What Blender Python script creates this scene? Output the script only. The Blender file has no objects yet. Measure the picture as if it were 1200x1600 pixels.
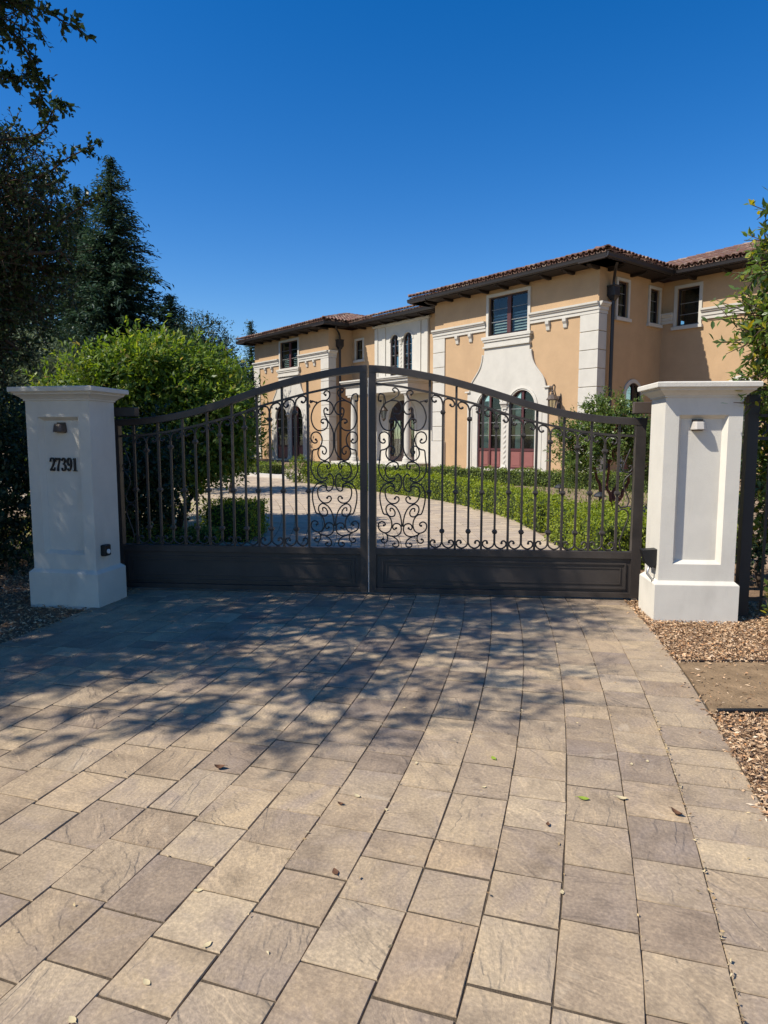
import bpy, bmesh, math, random
import numpy as np
from mathutils import Vector, Matrix
from mathutils.geometry import tessellate_polygon

# ------------------------------------------------------------------ camera, sky, sun, exposure
SC = bpy.context.scene
COL = SC.collection
R = math.radians
cam_d = bpy.data.cameras.new('camera')
cam_d.sensor_fit = 'VERTICAL'
cam_d.sensor_height = 36.0
cam_d.lens = 36.0 * 1060 / 1600
cam_d.clip_start = 0.05
cam_d.clip_end = 4000
cam = bpy.data.objects.new('camera', cam_d)
cam.location = (0, 0, 1.6)
cam.rotation_euler = (R(90 - 6.19), 0, 0)
COL.objects.link(cam)
SC.camera = cam

SUN_AZ, SUN_EL = -112.0, 47.5           # degrees from +Y towards +X, and above the horizon
world = bpy.data.worlds.new('World')
SC.world = world
world.use_nodes = True
wn = world.node_tree
wn.nodes.clear()
w_out = wn.nodes.new('ShaderNodeOutputWorld')
w_bg = wn.nodes.new('ShaderNodeBackground')
w_sky = wn.nodes.new('ShaderNodeTexSky')
w_sky.sky_type = 'NISHITA'
w_sky.sun_disc = False
w_sky.sun_elevation = R(SUN_EL)
w_sky.sun_rotation = R(SUN_AZ)
w_sky.altitude = 100
w_sky.air_density = 1.0
w_sky.dust_density = 0.25
w_sky.ozone_density = 3.0
w_bg.inputs[1].default_value = 0.110
w_hsv = wn.nodes.new('ShaderNodeHueSaturation')
w_hsv.inputs['Saturation'].default_value = 1.42
w_hsv.inputs['Hue'].default_value = 0.509
wn.links.new(w_sky.outputs[0], w_hsv.inputs['Color'])
wn.links.new(w_hsv.outputs[0], w_bg.inputs[0])
wn.links.new(w_bg.outputs[0], w_out.inputs[0])

sun_d = bpy.data.lights.new('sun', 'SUN')
sun_d.energy = 4.7
sun_d.angle = R(0.53)
sun_d.color = (1.0, 0.945, 0.86)
sun = bpy.data.objects.new('sun', sun_d)
s_dir = Vector((math.sin(R(SUN_AZ)) * math.cos(R(SUN_EL)), math.cos(R(SUN_AZ)) * math.cos(R(SUN_EL)), math.sin(R(SUN_EL))))
sun.rotation_euler = s_dir.to_track_quat('Z', 'Y').to_euler()
sun.location = s_dir * 60
COL.objects.link(sun)

SC.view_settings.view_transform = 'Standard'
SC.view_settings.look = 'None'
SC.view_settings.gamma = 1.0
SC.view_settings.exposure = 0.45

rnd = random.Random(7)
nrg = np.random.default_rng(11)

# ------------------------------------------------------------------ helpers
def tag(o, label=None, cat=None, group=None, kind=None):
    if label: o['label'] = label
    if cat: o['category'] = cat
    if group: o['group'] = group
    if kind: o['kind'] = kind
    return o

def empty(name, loc=(0, 0, 0), rz=0.0, **k):
    o = bpy.data.objects.new(name, None)
    o.location = loc
    o.rotation_euler = (0, 0, rz)
    o.empty_display_size = 0.1
    COL.objects.link(o)
    return tag(o, **k)

def link(name, me, parent=None, **k):
    o = bpy.data.objects.new(name, me)
    COL.objects.link(o)
    if parent is not None:
        o.parent = parent
    return tag(o, **k)

class MB:
    """collects shapes, then links them as ONE mesh object"""
    def __init__(s):
        s.v = []; s.f = []
    def add(s, v, f):
        n = len(s.v)
        s.v += [tuple(p) for p in v]
        s.f += [tuple(i + n for i in q) for q in f]
        return s
    def box(s, x0, x1, y0, y1, z0, z1):
        v = [(x, y, z) for z in (z0, z1) for y in (y0, y1) for x in (x0, x1)]
        return s.add(v, [(0, 2, 3, 1), (4, 5, 7, 6), (0, 1, 5, 4), (2, 6, 7, 3), (0, 4, 6, 2), (1, 3, 7, 5)])
    def cbox(s, x0, x1, y0, y1, z0, z1, c=0.01):
        """box with chamfered edges: three stacked rings on each end"""
        rings = []
        for z, i in ((z0, c), (z0 + c, 0), (z1 - c, 0), (z1, c)):
            rings.append([(x0 + i, y0 + i + 0, z), (x1 - i, y0 + i, z), (x1 - i, y1 - i, z), (x0 + i, y1 - i, z)])
        return s.rings(rings)
    def rings(s, rings, closed=True, caps=True):
        n = len(rings[0]); v = [p for r in rings for p in r]; f = []
        for a in range(len(rings) - 1):
            for i in range(n if closed else n - 1):
                j = (i + 1) % n
                f.append((a * n + i, a * n + j, (a + 1) * n + j, (a + 1) * n + i))
        if caps:
            f.append(tuple(range(n))[::-1]); f.append(tuple((len(rings) - 1) * n + i for i in range(n)))
        return s.add(v, f)
    def lathe(s, prof, n=12, c=(0, 0, 0)):
        return s.rings([[(c[0] + r * math.cos(2 * math.pi * i / n), c[1] + r * math.sin(2 * math.pi * i / n), c[2] + z) for i in range(n)] for r, z in prof])
    def tube(s, pts, r, n=6, square=False):
        pts = [Vector(p) for p in pts]
        m = len(pts)
        rad = r if isinstance(r, (list, tuple)) else [r] * m
        t0 = (pts[1] - pts[0]).normalized()
        up = Vector((0, 1, 0)) if abs(t0.y) < .9 else Vector((1, 0, 0))
        a = t0.cross(up).normalized(); rings = []
        for i in range(m):
            t = (pts[min(i + 1, m - 1)] - pts[max(i - 1, 0)])
            if t.length < 1e-9: t = t0
            t.normalize()
            a = (a - t * a.dot(t)).normalized(); b = t.cross(a)
            off = math.pi / 4 if square else 0
            rings.append([tuple(pts[i] + (a * math.cos(2 * math.pi * k / n + off) + b * math.sin(2 * math.pi * k / n + off)) * rad[i]) for k in range(n)])
        return s.rings(rings)
    def ball(s, c, r, n=8, m=5):
        return s.lathe([(max(r * math.sin(math.pi * k / m), r * .02), -r * math.cos(math.pi * k / m)) for k in range(m + 1)], n, c)
    def plate(s, outer, holes, d0, d1, mp):
        """flat plate with holes; outer/holes are (a,z) loops; mp(a,z,d)->xyz; d0 front, d1 back"""
        loops = [outer] + list(holes)
        tri = tessellate_polygon([[Vector((a, z, 0)) for a, z in L] for L in loops])
        flat = [p for L in loops for p in L]; n = len(flat)
        v = [mp(a, z, d0) for a, z in flat] + [mp(a, z, d1) for a, z in flat]
        f = [tuple(t) for t in tri] + [tuple(i + n for i in t)[::-1] for t in tri]
        k = 0
        for L in loops:
            m = len(L)
            for i in range(m):
                j = (i + 1) % m
                f.append((k + i, k + j, n + k + j, n + k + i))
            k += m
        return s.add(v, f)
    def build(s, name, mat, parent=None, smooth=False, fix=True, **k):
        me = bpy.data.meshes.new(name)
        me.from_pydata(s.v, [], s.f)
        if fix:
            bm = bmesh.new(); bm.from_mesh(me)
            bmesh.ops.recalc_face_normals(bm, faces=bm.faces)
            bm.to_mesh(me); bm.free()
        if smooth:
            me.polygons.foreach_set('use_smooth', [True] * len(me.polygons))
        me.materials.append(mat)
        return link(name, me, parent, **k)

def catmull(p, k=5):
    p = [np.array(q, float) for q in p]
    q = [2 * p[0] - p[1]] + p + [2 * p[-1] - p[-2]]
    out = []
    for i in range(1, len(q) - 2):
        for j in range(k):
            t = j / k
            out.append(.5 * ((2 * q[i]) + (-q[i - 1] + q[i + 1]) * t + (2 * q[i - 1] - 5 * q[i] + 4 * q[i + 1] - q[i + 2]) * t * t + (-q[i - 1] + 3 * q[i] - 3 * q[i + 1] + q[i + 2]) * t ** 3))
    out.append(p[-1])
    return out

def interp(x, xs, ys):
    return float(np.interp(x, xs, ys))

def quads(name, V, mat, parent=None, **k):
    """fast mesh of N separate quads, V is (N,4,3)"""
    V = np.asarray(V, np.float32).reshape(-1, 4, 3)
    n = len(V)
    me = bpy.data.meshes.new(name)
    me.vertices.add(n * 4); me.vertices.foreach_set('co', V.ravel())
    me.loops.add(n * 4); me.loops.foreach_set('vertex_index', np.arange(n * 4, dtype=np.int32))
    me.polygons.add(n); me.polygons.foreach_set('loop_start', np.arange(0, n * 4, 4, dtype=np.int32))
    me.update(calc_edges=True)
    me.materials.append(mat)
    return link(name, me, parent, **k)

# ------------------------------------------------------------------ materials
def newmat(name):
    m = bpy.data.materials.new(name); m.use_nodes = True
    nt = m.node_tree
    return m, nt, nt.nodes['Principled BSDF'], nt.nodes['Material Output']

def N(nt, t, **k):
    n = nt.nodes.new(t)
    for a, b in k.items(): setattr(n, a, b)
    return n

def ramp(nt, stops, interp_='LINEAR'):
    r = N(nt, 'ShaderNodeValToRGB'); r.color_ramp.interpolation = interp_
    e = r.color_ramp.elements
    while len(e) < len(stops): e.new(0.5)
    for i, (p, c) in enumerate(stops):
        e[i].position = p; e[i].color = (*c, 1)
    return r

def mat(name, c, rough=.7, spec=.4, metal=0., var=.12, vscale=3., bump=0., bscale=60., stain=None, stain_c=(.3, .27, .22), stain_scale=1.2):
    m, nt, p, o = newmat(name)
    tc = N(nt, 'ShaderNodeTexCoord')
    nz = N(nt, 'ShaderNodeTexNoise'); nz.inputs['Scale'].default_value = vscale; nz.inputs['Detail'].default_value = 8; nz.inputs['Roughness'].default_value = .65
    nt.links.new(tc.outputs['Object'], nz.inputs['Vector'])
    r = ramp(nt, [(.25, tuple(x * (1 - var) for x in c)), (.75, tuple(min(1, x * (1 + var)) for x in c))])
    nt.links.new(nz.outputs['Fac'], r.inputs[0])
    col = r.outputs[0]
    if stain:
        n2 = N(nt, 'ShaderNodeTexNoise'); n2.inputs['Scale'].default_value = stain_scale; n2.inputs['Detail'].default_value = 10; n2.inputs['Roughness'].default_value = .7
        mp = N(nt, 'ShaderNodeMapping'); mp.inputs['Scale'].default_value = (1, 1, .35)
        nt.links.new(tc.outputs['Object'], mp.inputs['Vector']); nt.links.new(mp.outputs[0], n2.inputs['Vector'])
        r2 = ramp(nt, [(.52, (0, 0, 0)), (.8, (stain, stain, stain))])
        nt.links.new(n2.outputs['Fac'], r2.inputs[0])
        mx = N(nt, 'ShaderNodeMixRGB'); mx.inputs['Color2'].default_value = (*stain_c, 1)
        nt.links.new(r2.outputs[0], mx.inputs['Fac']); nt.links.new(col, mx.inputs['Color1'])
        col = mx.outputs[0]
    nt.links.new(col, p.inputs['Base Color'])
    p.inputs['Roughness'].default_value = rough
    p.inputs['Specular IOR Level'].default_value = spec
    p.inputs['Metallic'].default_value = metal
    if bump:
        b = N(nt, 'ShaderNodeBump'); b.inputs['Strength'].default_value = bump; b.inputs['Distance'].default_value = .01
        n3 = N(nt, 'ShaderNodeTexNoise'); n3.inputs['Scale'].default_value = bscale; n3.inputs['Detail'].default_value = 6
        nt.links.new(tc.outputs['Object'], n3.inputs['Vector'])
        nt.links.new(n3.outputs['Fac'], b.inputs['Height']); nt.links.new(b.outputs[0], p.inputs['Normal'])
    return m

def foliage(name, stops, trans=.3, rough=.45, spec=.35, big=.0):
    """leaf colour varies leaf by leaf"""
    m, nt, p, o = newmat(name)
    g = N(nt, 'ShaderNodeNewGeometry')
    oi = N(nt, 'ShaderNodeObjectInfo')
    ad = N(nt, 'ShaderNodeMath', operation='ADD'); fr = N(nt, 'ShaderNodeMath', operation='FRACT')
    nt.links.new(g.outputs['Random Per Island'], ad.inputs[0]); nt.links.new(oi.outputs['Random'], ad.inputs[1]); nt.links.new(ad.outputs[0], fr.inputs[0])
    r = ramp(nt, stops); nt.links.new(fr.outputs[0], r.inputs[0])
    nt.links.new(r.outputs[0], p.inputs['Base Color'])
    p.inputs['Roughness'].default_value = rough
    p.inputs['Specular IOR Level'].default_value = spec
    t = N(nt, 'ShaderNodeBsdfTranslucent')
    hs = N(nt, 'ShaderNodeHueSaturation'); hs.inputs['Hue'].default_value = .485; hs.inputs['Saturation'].default_value = 1.15; hs.inputs['Value'].default_value = 1.5
    nt.links.new(r.outputs[0], hs.inputs['Color']); nt.links.new(hs.outputs[0], t.inputs['Color'])
    mx = N(nt, 'ShaderNodeMixShader'); mx.inputs[0].default_value = trans
    nt.links.new(p.outputs[0], mx.inputs[1]); nt.links.new(t.outputs[0], mx.inputs[2]); nt.links.new(mx.outputs[0], o.inputs['Surface'])
    return m

def paver_material(name, far=False):
    m, nt, p, o = newmat(name)
    g = N(nt, 'ShaderNodeNewGeometry'); oi = N(nt, 'ShaderNodeObjectInfo')
    ad = N(nt, 'ShaderNodeMath', operation='ADD'); fr = N(nt, 'ShaderNodeMath', operation='FRACT')
    nt.links.new(g.outputs['Random Per Island'], ad.inputs[0]); nt.links.new(oi.outputs['Random'], ad.inputs[1]); nt.links.new(ad.outputs[0], fr.inputs[0])
    rd = fr.outputs[0]
    # each stone samples its own piece of the noise, turned its own way
    mul = N(nt, 'ShaderNodeMath', operation='MULTIPLY'); mul.inputs[1].default_value = 57.3; nt.links.new(rd, mul.inputs[0])
    cmb = N(nt, 'ShaderNodeCombineXYZ'); nt.links.new(mul.outputs[0], cmb.inputs[0]); nt.links.new(mul.outputs[0], cmb.inputs[2])
    vr = N(nt, 'ShaderNodeVectorRotate', rotation_type='Z_AXIS'); nt.links.new(g.outputs['Position'], vr.inputs['Vector']); nt.links.new(mul.outputs[0], vr.inputs['Angle'])
    va = N(nt, 'ShaderNodeVectorMath', operation='ADD'); nt.links.new(vr.outputs[0], va.inputs[0]); nt.links.new(cmb.outputs[0], va.inputs[1])
    base = ramp(nt, [(0., (.290, .220, .152)), (.14, (.375, .290, .196)), (.28, (.425, .325, .209)), (.42, (.335, .254, .171)), (.56, (.395, .306, .205)), (.68, (.275, .211, .154)), (.80, (.450, .354, .236)), (.9, (.360, .265, .172)), (1., (.255, .198, .147))])
    nt.links.new(rd, base.inputs[0])
    n1 = N(nt, 'ShaderNodeTexNoise'); n1.inputs['Scale'].default_value = 4.5; n1.inputs['Detail'].default_value = 7; n1.inputs['Roughness'].default_value = .6; n1.inputs['Distortion'].default_value = .6
    nt.links.new(va.outputs[0], n1.inputs['Vector'])
    r1 = ramp(nt, [(.28, (.58, .56, .55)), (.42, (.84, .82, .80)), (.52, (1., .98, .95)), (.72, (1.24, 1.20, 1.08))]); nt.links.new(n1.outputs['Fac'], r1.inputs[0])
    mx = N(nt, 'ShaderNodeMixRGB', blend_type='MULTIPLY'); mx.inputs['Fac'].default_value = .85
    nt.links.new(base.outputs[0], mx.inputs['Color1']); nt.links.new(r1.outputs[0], mx.inputs['Color2'])
    # grey-mauve bloom over part of some stones
    n5 = N(nt, 'ShaderNodeTexNoise'); n5.inputs['Scale'].default_value = 2.6; n5.inputs['Detail'].default_value = 6; n5.inputs['Roughness'].default_value = .62; n5.inputs['Distortion'].default_value = .9
    v5 = N(nt, 'ShaderNodeVectorMath', operation='ADD'); v5.inputs[1].default_value = (31.7, 8.1, 4.4); nt.links.new(va.outputs[0], v5.inputs[0]); nt.links.new(v5.outputs[0], n5.inputs['Vector'])
    r5 = ramp(nt, [(.50, (0, 0, 0)), (.68, (.62, .62, .62))]); nt.links.new(n5.outputs['Fac'], r5.inputs[0])
    m5 = N(nt, 'ShaderNodeMixRGB'); m5.inputs['Color2'].default_value = (.305, .238, .188, 1)
    nt.links.new(r5.outputs[0], m5.inputs['Fac']); nt.links.new(mx.outputs[0], m5.inputs['Color1']); mx = m5
    # fine grit
    n2 = N(nt, 'ShaderNodeTexNoise'); n2.inputs['Scale'].default_value = 85; n2.inputs['Detail'].default_value = 4; nt.links.new(va.outputs[0], n2.inputs['Vector'])
    r2 = ramp(nt, [(.3, (.70, .70, .70)), (.52, (1, 1, 1)), (.72, (1.42, 1.40, 1.34))]); nt.links.new(n2.outputs['Fac'], r2.inputs[0])
    m2 = N(nt, 'ShaderNodeMixRGB', blend_type='MULTIPLY'); m2.inputs['Fac'].default_value = .6
    nt.links.new(mx.outputs[0], m2.inputs['Color1']); nt.links.new(r2.outputs[0], m2.inputs['Color2'])
    # pale efflorescence streaks
    n4 = N(nt, 'ShaderNodeTexNoise'); n4.inputs['Scale'].default_value = 9; n4.inputs['Detail'].default_value = 9; n4.inputs['Roughness'].default_value = .72; n4.inputs['Distortion'].default_value = .35
    sc4 = N(nt, 'ShaderNodeVectorMath', operation='MULTIPLY'); sc4.inputs[1].default_value = (1., .42, 1.); nt.links.new(va.outputs[0], sc4.inputs[0]); nt.links.new(sc4.outputs[0], n4.inputs['Vector'])
    r4 = ramp(nt, [(.6, (0, 0, 0)), (.78, (.55, .55, .55))]); nt.links.new(n4.outputs['Fac'], r4.inputs[0])
    m4 = N(nt, 'ShaderNodeMixRGB'); m4.inputs['Color2'].default_value = (.58, .48, .35, 1)
    nt.links.new(r4.outputs[0], m4.inputs['Fac']); nt.links.new(m2.outputs[0], m4.inputs['Color1'])
    if far:                                                   # court stones are mixed towards a paler tone
        m6 = N(nt, 'ShaderNodeMixRGB'); m6.inputs['Fac'].default_value = .32; m6.inputs['Color2'].default_value = (.62, .52, .40, 1)
        nt.links.new(m4.outputs[0], m6.inputs['Color1']); m4 = m6
    nt.links.new(m4.outputs[0], p.inputs['Base Color'])
    p.inputs['Roughness'].default_value = .78; p.inputs['Specular IOR Level'].default_value = .25
    # riven relief: stepped cleft ledges, swell, grit
    wv = N(nt, 'ShaderNodeTexNoise'); wv.inputs['Scale'].default_value = 3.4; wv.inputs['Detail'].default_value = 4; wv.inputs['Distortion'].default_value = .5
    nt.links.new(sc4.outputs[0], wv.inputs['Vector'])
    st = ramp(nt, [(.0, (0, 0, 0)), (.39, (.05, .05, .05)), (.415, (.30, .30, .30)), (.49, (.38, .38, .38)), (.505, (.58, .58, .58)), (.59, (.66, .66, .66)), (.62, (1, 1, 1))]); nt.links.new(wv.outputs['Fac'], st.inputs[0])
    b1 = N(nt, 'ShaderNodeBump'); b1.inputs['Strength'].default_value = 1.; b1.inputs['Distance'].default_value = .010; nt.links.new(st.outputs[0], b1.inputs['Height'])
    b2 = N(nt, 'ShaderNodeBump'); b2.inputs['Strength'].default_value = .6; b2.inputs['Distance'].default_value = .014; nt.links.new(n4.outputs['Fac'], b2.inputs['Height']); nt.links.new(b1.outputs[0], b2.inputs['Normal'])
    b3 = N(nt, 'ShaderNodeBump'); b3.inputs['Strength'].default_value = .5; b3.inputs['Distance'].default_value = .003; nt.links.new(n2.outputs['Fac'], b3.inputs['Height']); nt.links.new(b2.outputs[0], b3.inputs['Normal'])
    if not far: nt.links.new(b3.outputs[0], p.inputs['Normal'])
    return m

def chip_material(name, stops, rough=.8):
    m, nt, p, o = newmat(name)
    g = N(nt, 'ShaderNodeNewGeometry')
    r = ramp(nt, stops); nt.links.new(g.outputs['Random Per Island'], r.inputs[0]); nt.links.new(r.outputs[0], p.inputs['Base Color'])
    p.inputs['Roughness'].default_value = rough; p.inputs['Specular IOR Level'].default_value = .2
    return m

def tile_material(name):
    m, nt, p, o = newmat(name)
    g = N(nt, 'ShaderNodeNewGeometry'); oi = N(nt, 'ShaderNodeObjectInfo'); tc = N(nt, 'ShaderNodeTexCoord')
    ad = N(nt, 'ShaderNodeMath', operation='ADD'); fr = N(nt, 'ShaderNodeMath', operation='FRACT')
    nt.links.new(g.outputs['Random Per Island'], ad.inputs[0]); nt.links.new(oi.outputs['Random'], ad.inputs[1]); nt.links.new(ad.outputs[0], fr.inputs[0])
    r = ramp(nt, [(0, (.145, .076, .056)), (.3, (.205, .108, .076)), (.55, (.175, .092, .066)), (.75, (.27, .165, .115)), (.9, (.37, .275, .20)), (1, (.12, .072, .058))])
    nt.links.new(fr.outputs[0], r.inputs[0])
    nz = N(nt, 'ShaderNodeTexNoise'); nz.inputs['Scale'].default_value = 14; nz.inputs['Detail'].default_value = 6
    nt.links.new(g.outputs['Position'], nz.inputs['Vector'])
    r2 = ramp(nt, [(.3, (.7, .7, .7)), (.7, (1.25, 1.2, 1.15))]); nt.links.new(nz.outputs['Fac'], r2.inputs[0])
    mx = N(nt, 'ShaderNodeMixRGB', blend_type='MULTIPLY'); mx.inputs['Fac'].default_value = 1
    nt.links.new(r.outputs[0], mx.inputs['Color1']); nt.links.new(r2.outputs[0], mx.inputs['Color2'])
    nt.links.new(mx.outputs[0], p.inputs['Base Color']); p.inputs['Roughness'].default_value = .8
    return m

def glass_material(name, tint=(.78, .84, .82), refl=.03):
    m, nt, p, o = newmat(name)
    nt.nodes.remove(p)
    t = N(nt, 'ShaderNodeBsdfTransparent'); t.inputs[0].default_value = (*tint, 1)
    gl = N(nt, 'ShaderNodeBsdfGlossy'); gl.inputs['Roughness'].default_value = .03; gl.inputs['Color'].default_value = (.62, .64, .66, 1)
    lw = N(nt, 'ShaderNodeLayerWeight'); lw.inputs['Blend'].default_value = .25
    ad = N(nt, 'ShaderNodeMath', operation='ADD'); ad.inputs[1].default_value = refl; ad.use_clamp = True
    ml = N(nt, 'ShaderNodeMath', operation='MULTIPLY'); ml.inputs[1].default_value = .38
    nt.links.new(lw.outputs['Fresnel'], ml.inputs[0]); nt.links.new(ml.outputs[0], ad.inputs[0])
    mx = N(nt, 'ShaderNodeMixShader')
    nt.links.new(ad.outputs[0], mx.inputs[0]); nt.links.new(t.outputs[0], mx.inputs[1]); nt.links.new(gl.outputs[0], mx.inputs[2]); nt.links.new(mx.outputs[0], o.inputs['Surface'])
    return m

M = {}
M['paver'] = paver_material('paver_stone')
M['paver_court'] = paver_material('court_paver_stone', True)
M['joint'] = mat('joint_sand', (.095, .073, .050), .95, .1, var=.4, vscale=60, bump=.6, bscale=200)
M['soil'] = mat('soil', (.26, .185, .12), .95, .1, var=.45, vscale=5, bump=.9, bscale=35)
M['lawn'] = mat('lawn_ground', (.10, .105, .045), .95, .1, var=.4, vscale=4, bump=.8, bscale=60)
M['mulch_base'] = mat('mulch_base', (.20, .13, .08), .95, .1, var=.5, vscale=25, bump=1., bscale=60)
M['mulch'] = chip_material('mulch_chips', [(0, (.13, .072, .040)), (.25, (.29, .172, .092)), (.5, (.46, .300, .168)), (.72, (.60, .43, .26)), (.86, (.48, .235, .095)), (1, (.74, .59, .41))])
M['cover'] = mat('earth_cover', (.245, .165, .092), .95, .15, var=.45, vscale=6, bump=.9, bscale=45)
M['pillar'] = mat('pillar_stucco', (.64, .598, .508), .85, .25, var=.07, vscale=3, bump=.22, bscale=120, stain=.6, stain_c=(.47, .43, .36), stain_scale=3.5)
M['iron'] = mat('gate_bronze_paint', (.044, .036, .031), .42, .42, var=.35, vscale=6, bump=.12, bscale=120)
M['iron_panel'] = mat('gate_panel_paint', (.044, .036, .031), .5, .45, var=.3, vscale=2.5, bump=.1, bscale=100, stain=.35, stain_c=(.085, .072, .060), stain_scale=4)
M['black_iron'] = mat('black_iron', (.02, .02, .02), .5, .4, var=.2)
M['black'] = mat('black_plastic', (.012, .012, .012), .45, .4, var=.1)
M['white_plastic'] = mat('white_plastic', (.75, .75, .72), .5, .4, var=.05)
M['steel'] = mat('dull_steel', (.45, .44, .42), .45, .5, .8, var=.2)
M['lamp_bronze'] = mat('lamp_bronze', (.075, .055, .042), .5, .5, var=.2)
M['lamp_pale'] = mat('lamp_painted', (.46, .42, .37), .6, .4, var=.1)
M['tan'] = mat('tan_stucco', (.448, .299, .168), .9, .15, var=.085, vscale=1.6, bump=.4, bscale=30, stain=.5, stain_c=(.36, .235, .135), stain_scale=.9)
M['white'] = mat('white_stone_trim', (.515, .482, .412), .85, .2, var=.07, vscale=2.5, bump=.25, bscale=40, stain=.5, stain_c=(.41, .38, .33), stain_scale=1.4)
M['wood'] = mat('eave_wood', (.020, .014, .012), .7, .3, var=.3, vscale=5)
M['gutter'] = mat('gutter_metal', (.018, .015, .015), .45, .5, var=.2)
M['maroon'] = mat('maroon_frame', (.075, .024, .024), .5, .4, var=.15)
M['red_panel'] = mat('red_door_panel', (.225, .085, .072), .55, .4, var=.08)
M['dark_frame'] = mat('dark_window_frame', (.03, .018, .018), .5, .4, var=.15)
M['muntin'] = mat('muntin_bar', (.20, .20, .19), .5, .4, var=.05)
M['glass'] = glass_material('window_glass')
M['curtain'] = mat('curtain_cloth', (.34, .40, .37), .9, .1, var=.1)
M['shutter'] = mat('white_louvre', (.55, .58, .56), .7, .3, var=.05)
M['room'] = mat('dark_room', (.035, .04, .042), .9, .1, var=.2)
M['tile'] = tile_material('clay_tile')
M['roof_base'] = mat('roof_underlay', (.085, .045, .034), .9, .1, var=.3)
M['bark'] = mat('bark', (.085, .062, .045), .95, .1, var=.4, vscale=8, bump=1., bscale=25)
M['red_bark'] = mat('red_bark', (.13, .05, .035), .8, .2, var=.35, vscale=8, bump=.6, bscale=25)
M['oak_leaf'] = foliage('oak_leaf', [(0, (.022, .042, .018)), (.5, (.038, .066, .024)), (.85, (.060, .095, .030)), (1, (.11, .14, .045))], trans=.28)
M['shrub_leaf'] = foliage('shrub_leaf', [(0, (.050, .100, .020)), (.40, (.115, .190, .032)), (.78, (.195, .275, .045)), (.94, (.33, .38, .075)), (1, (.38, .29, .10))], trans=.42, rough=.42, spec=.3)
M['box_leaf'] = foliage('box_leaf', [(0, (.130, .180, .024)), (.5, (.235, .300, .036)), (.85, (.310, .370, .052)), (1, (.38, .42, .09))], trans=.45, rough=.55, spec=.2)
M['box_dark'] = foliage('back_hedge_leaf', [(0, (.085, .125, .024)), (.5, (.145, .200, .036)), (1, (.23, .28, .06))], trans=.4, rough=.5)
M['redwood_leaf'] = foliage('redwood_leaf', [(0, (.016, .038, .024)), (.5, (.034, .066, .038)), (.9, (.058, .098, .050)), (1, (.09, .13, .065))], trans=.2, rough=.6)
M['grey_leaf'] = foliage('grey_green_leaf', [(0, (.06, .085, .042)), (.5, (.10, .13, .062)), (1, (.16, .19, .09))], trans=.25, rough=.6)
M['dark_leaf'] = foliage('dark_evergreen_leaf', [(0, (.014, .030, .014)), (.6, (.026, .050, .02)), (1, (.05, .08, .03))], trans=.15)
M['small_tree_leaf'] = foliage('small_tree_leaf', [(0, (.055, .095, .024)), (.5, (.105, .160, .034)), (.85, (.165, .225, .055)), (1, (.26, .29, .08))], trans=.4, rough=.4, spec=.5)
M['near_leaf'] = foliage('near_leaf', [(0, (.065, .115, .028)), (.5, (.12, .185, .038)), (.84, (.18, .25, .055)), (.9, (.34, .32, .03)), (1, (.40, .34, .04))], trans=.4, rough=.38, spec=.5)
M['hedge_core'] = mat('hedge_inner_twigs', (.045, .060, .022), .95, .05, var=.4, vscale=14)
M['pale_leaf'] = mat('dry_pale_leaf', (.55, .45, .26), .7, .2, var=.15, vscale=30)
M['brown_leaf'] = mat('dry_brown_leaf', (.13, .065, .035), .7, .2, var=.25, vscale=30)
M['green_leaf'] = mat('fallen_green_leaf', (.26, .34, .04), .5, .3, var=.2, vscale=30)
M['stone_kerb'] = mat('pale_kerb', (.52, .48, .42), .9, .15, var=.1)

# ------------------------------------------------------------------ the lie of the land
ZB = 0.367
def zg(y):
    t = min(max((y - 8) / 16, 0), 1)
    return ZB * t * t * (3 - 2 * t)

ys = [-30, -12, -4, 0, 4, 8] + [8 + i for i in range(1, 18)] + [40, 70, 130, 300, 900, 2500]
xs = [-2500, -600, -150, -50, -20, -10, -5, 0, 5, 10, 20, 50, 150, 600, 2500]
gm = MB()
gm.add([(x, y, zg(y) - .05) for y in ys for x in xs], [(j * len(xs) + i, j * len(xs) + i + 1, (j + 1) * len(xs) + i + 1, (j + 1) * len(xs) + i) for j in range(len(ys) - 1) for i in range(len(xs) - 1)])
gm.build('ground', M['soil'], kind='structure')

# driveway: courses run on arcs round one centre
CX, CY = -24.2, 9.83
R_IN, R_OUT = 21.78, 26.79
def arc(r, a):                    # a in radians, 0 = due +X from the centre
    return CX + r * math.cos(a), CY + r * math.sin(a)
A_GATE = math.radians(-7.0)
drv = MB()
na = 90
a0, a1 = R(-30), R(62)
for k in range(na + 1):
    a = a0 + (a1 - a0) * k / na
    rin = R_IN - .02 if a < R(1) else R_IN - interp(a, [R(1), R(14), R(62)], [0, 4.5, 9])
    for r in (rin, R_OUT + .01):
        x, y = arc(r, a)
        drv.v.append((x, y, zg(y) - .0050))
for k in range(na):
    drv.f.append((2 * k, 2 * k + 1, 2 * k + 3, 2 * k + 2))
driveway = drv.build('driveway', M['joint'], kind='structure')

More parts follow.
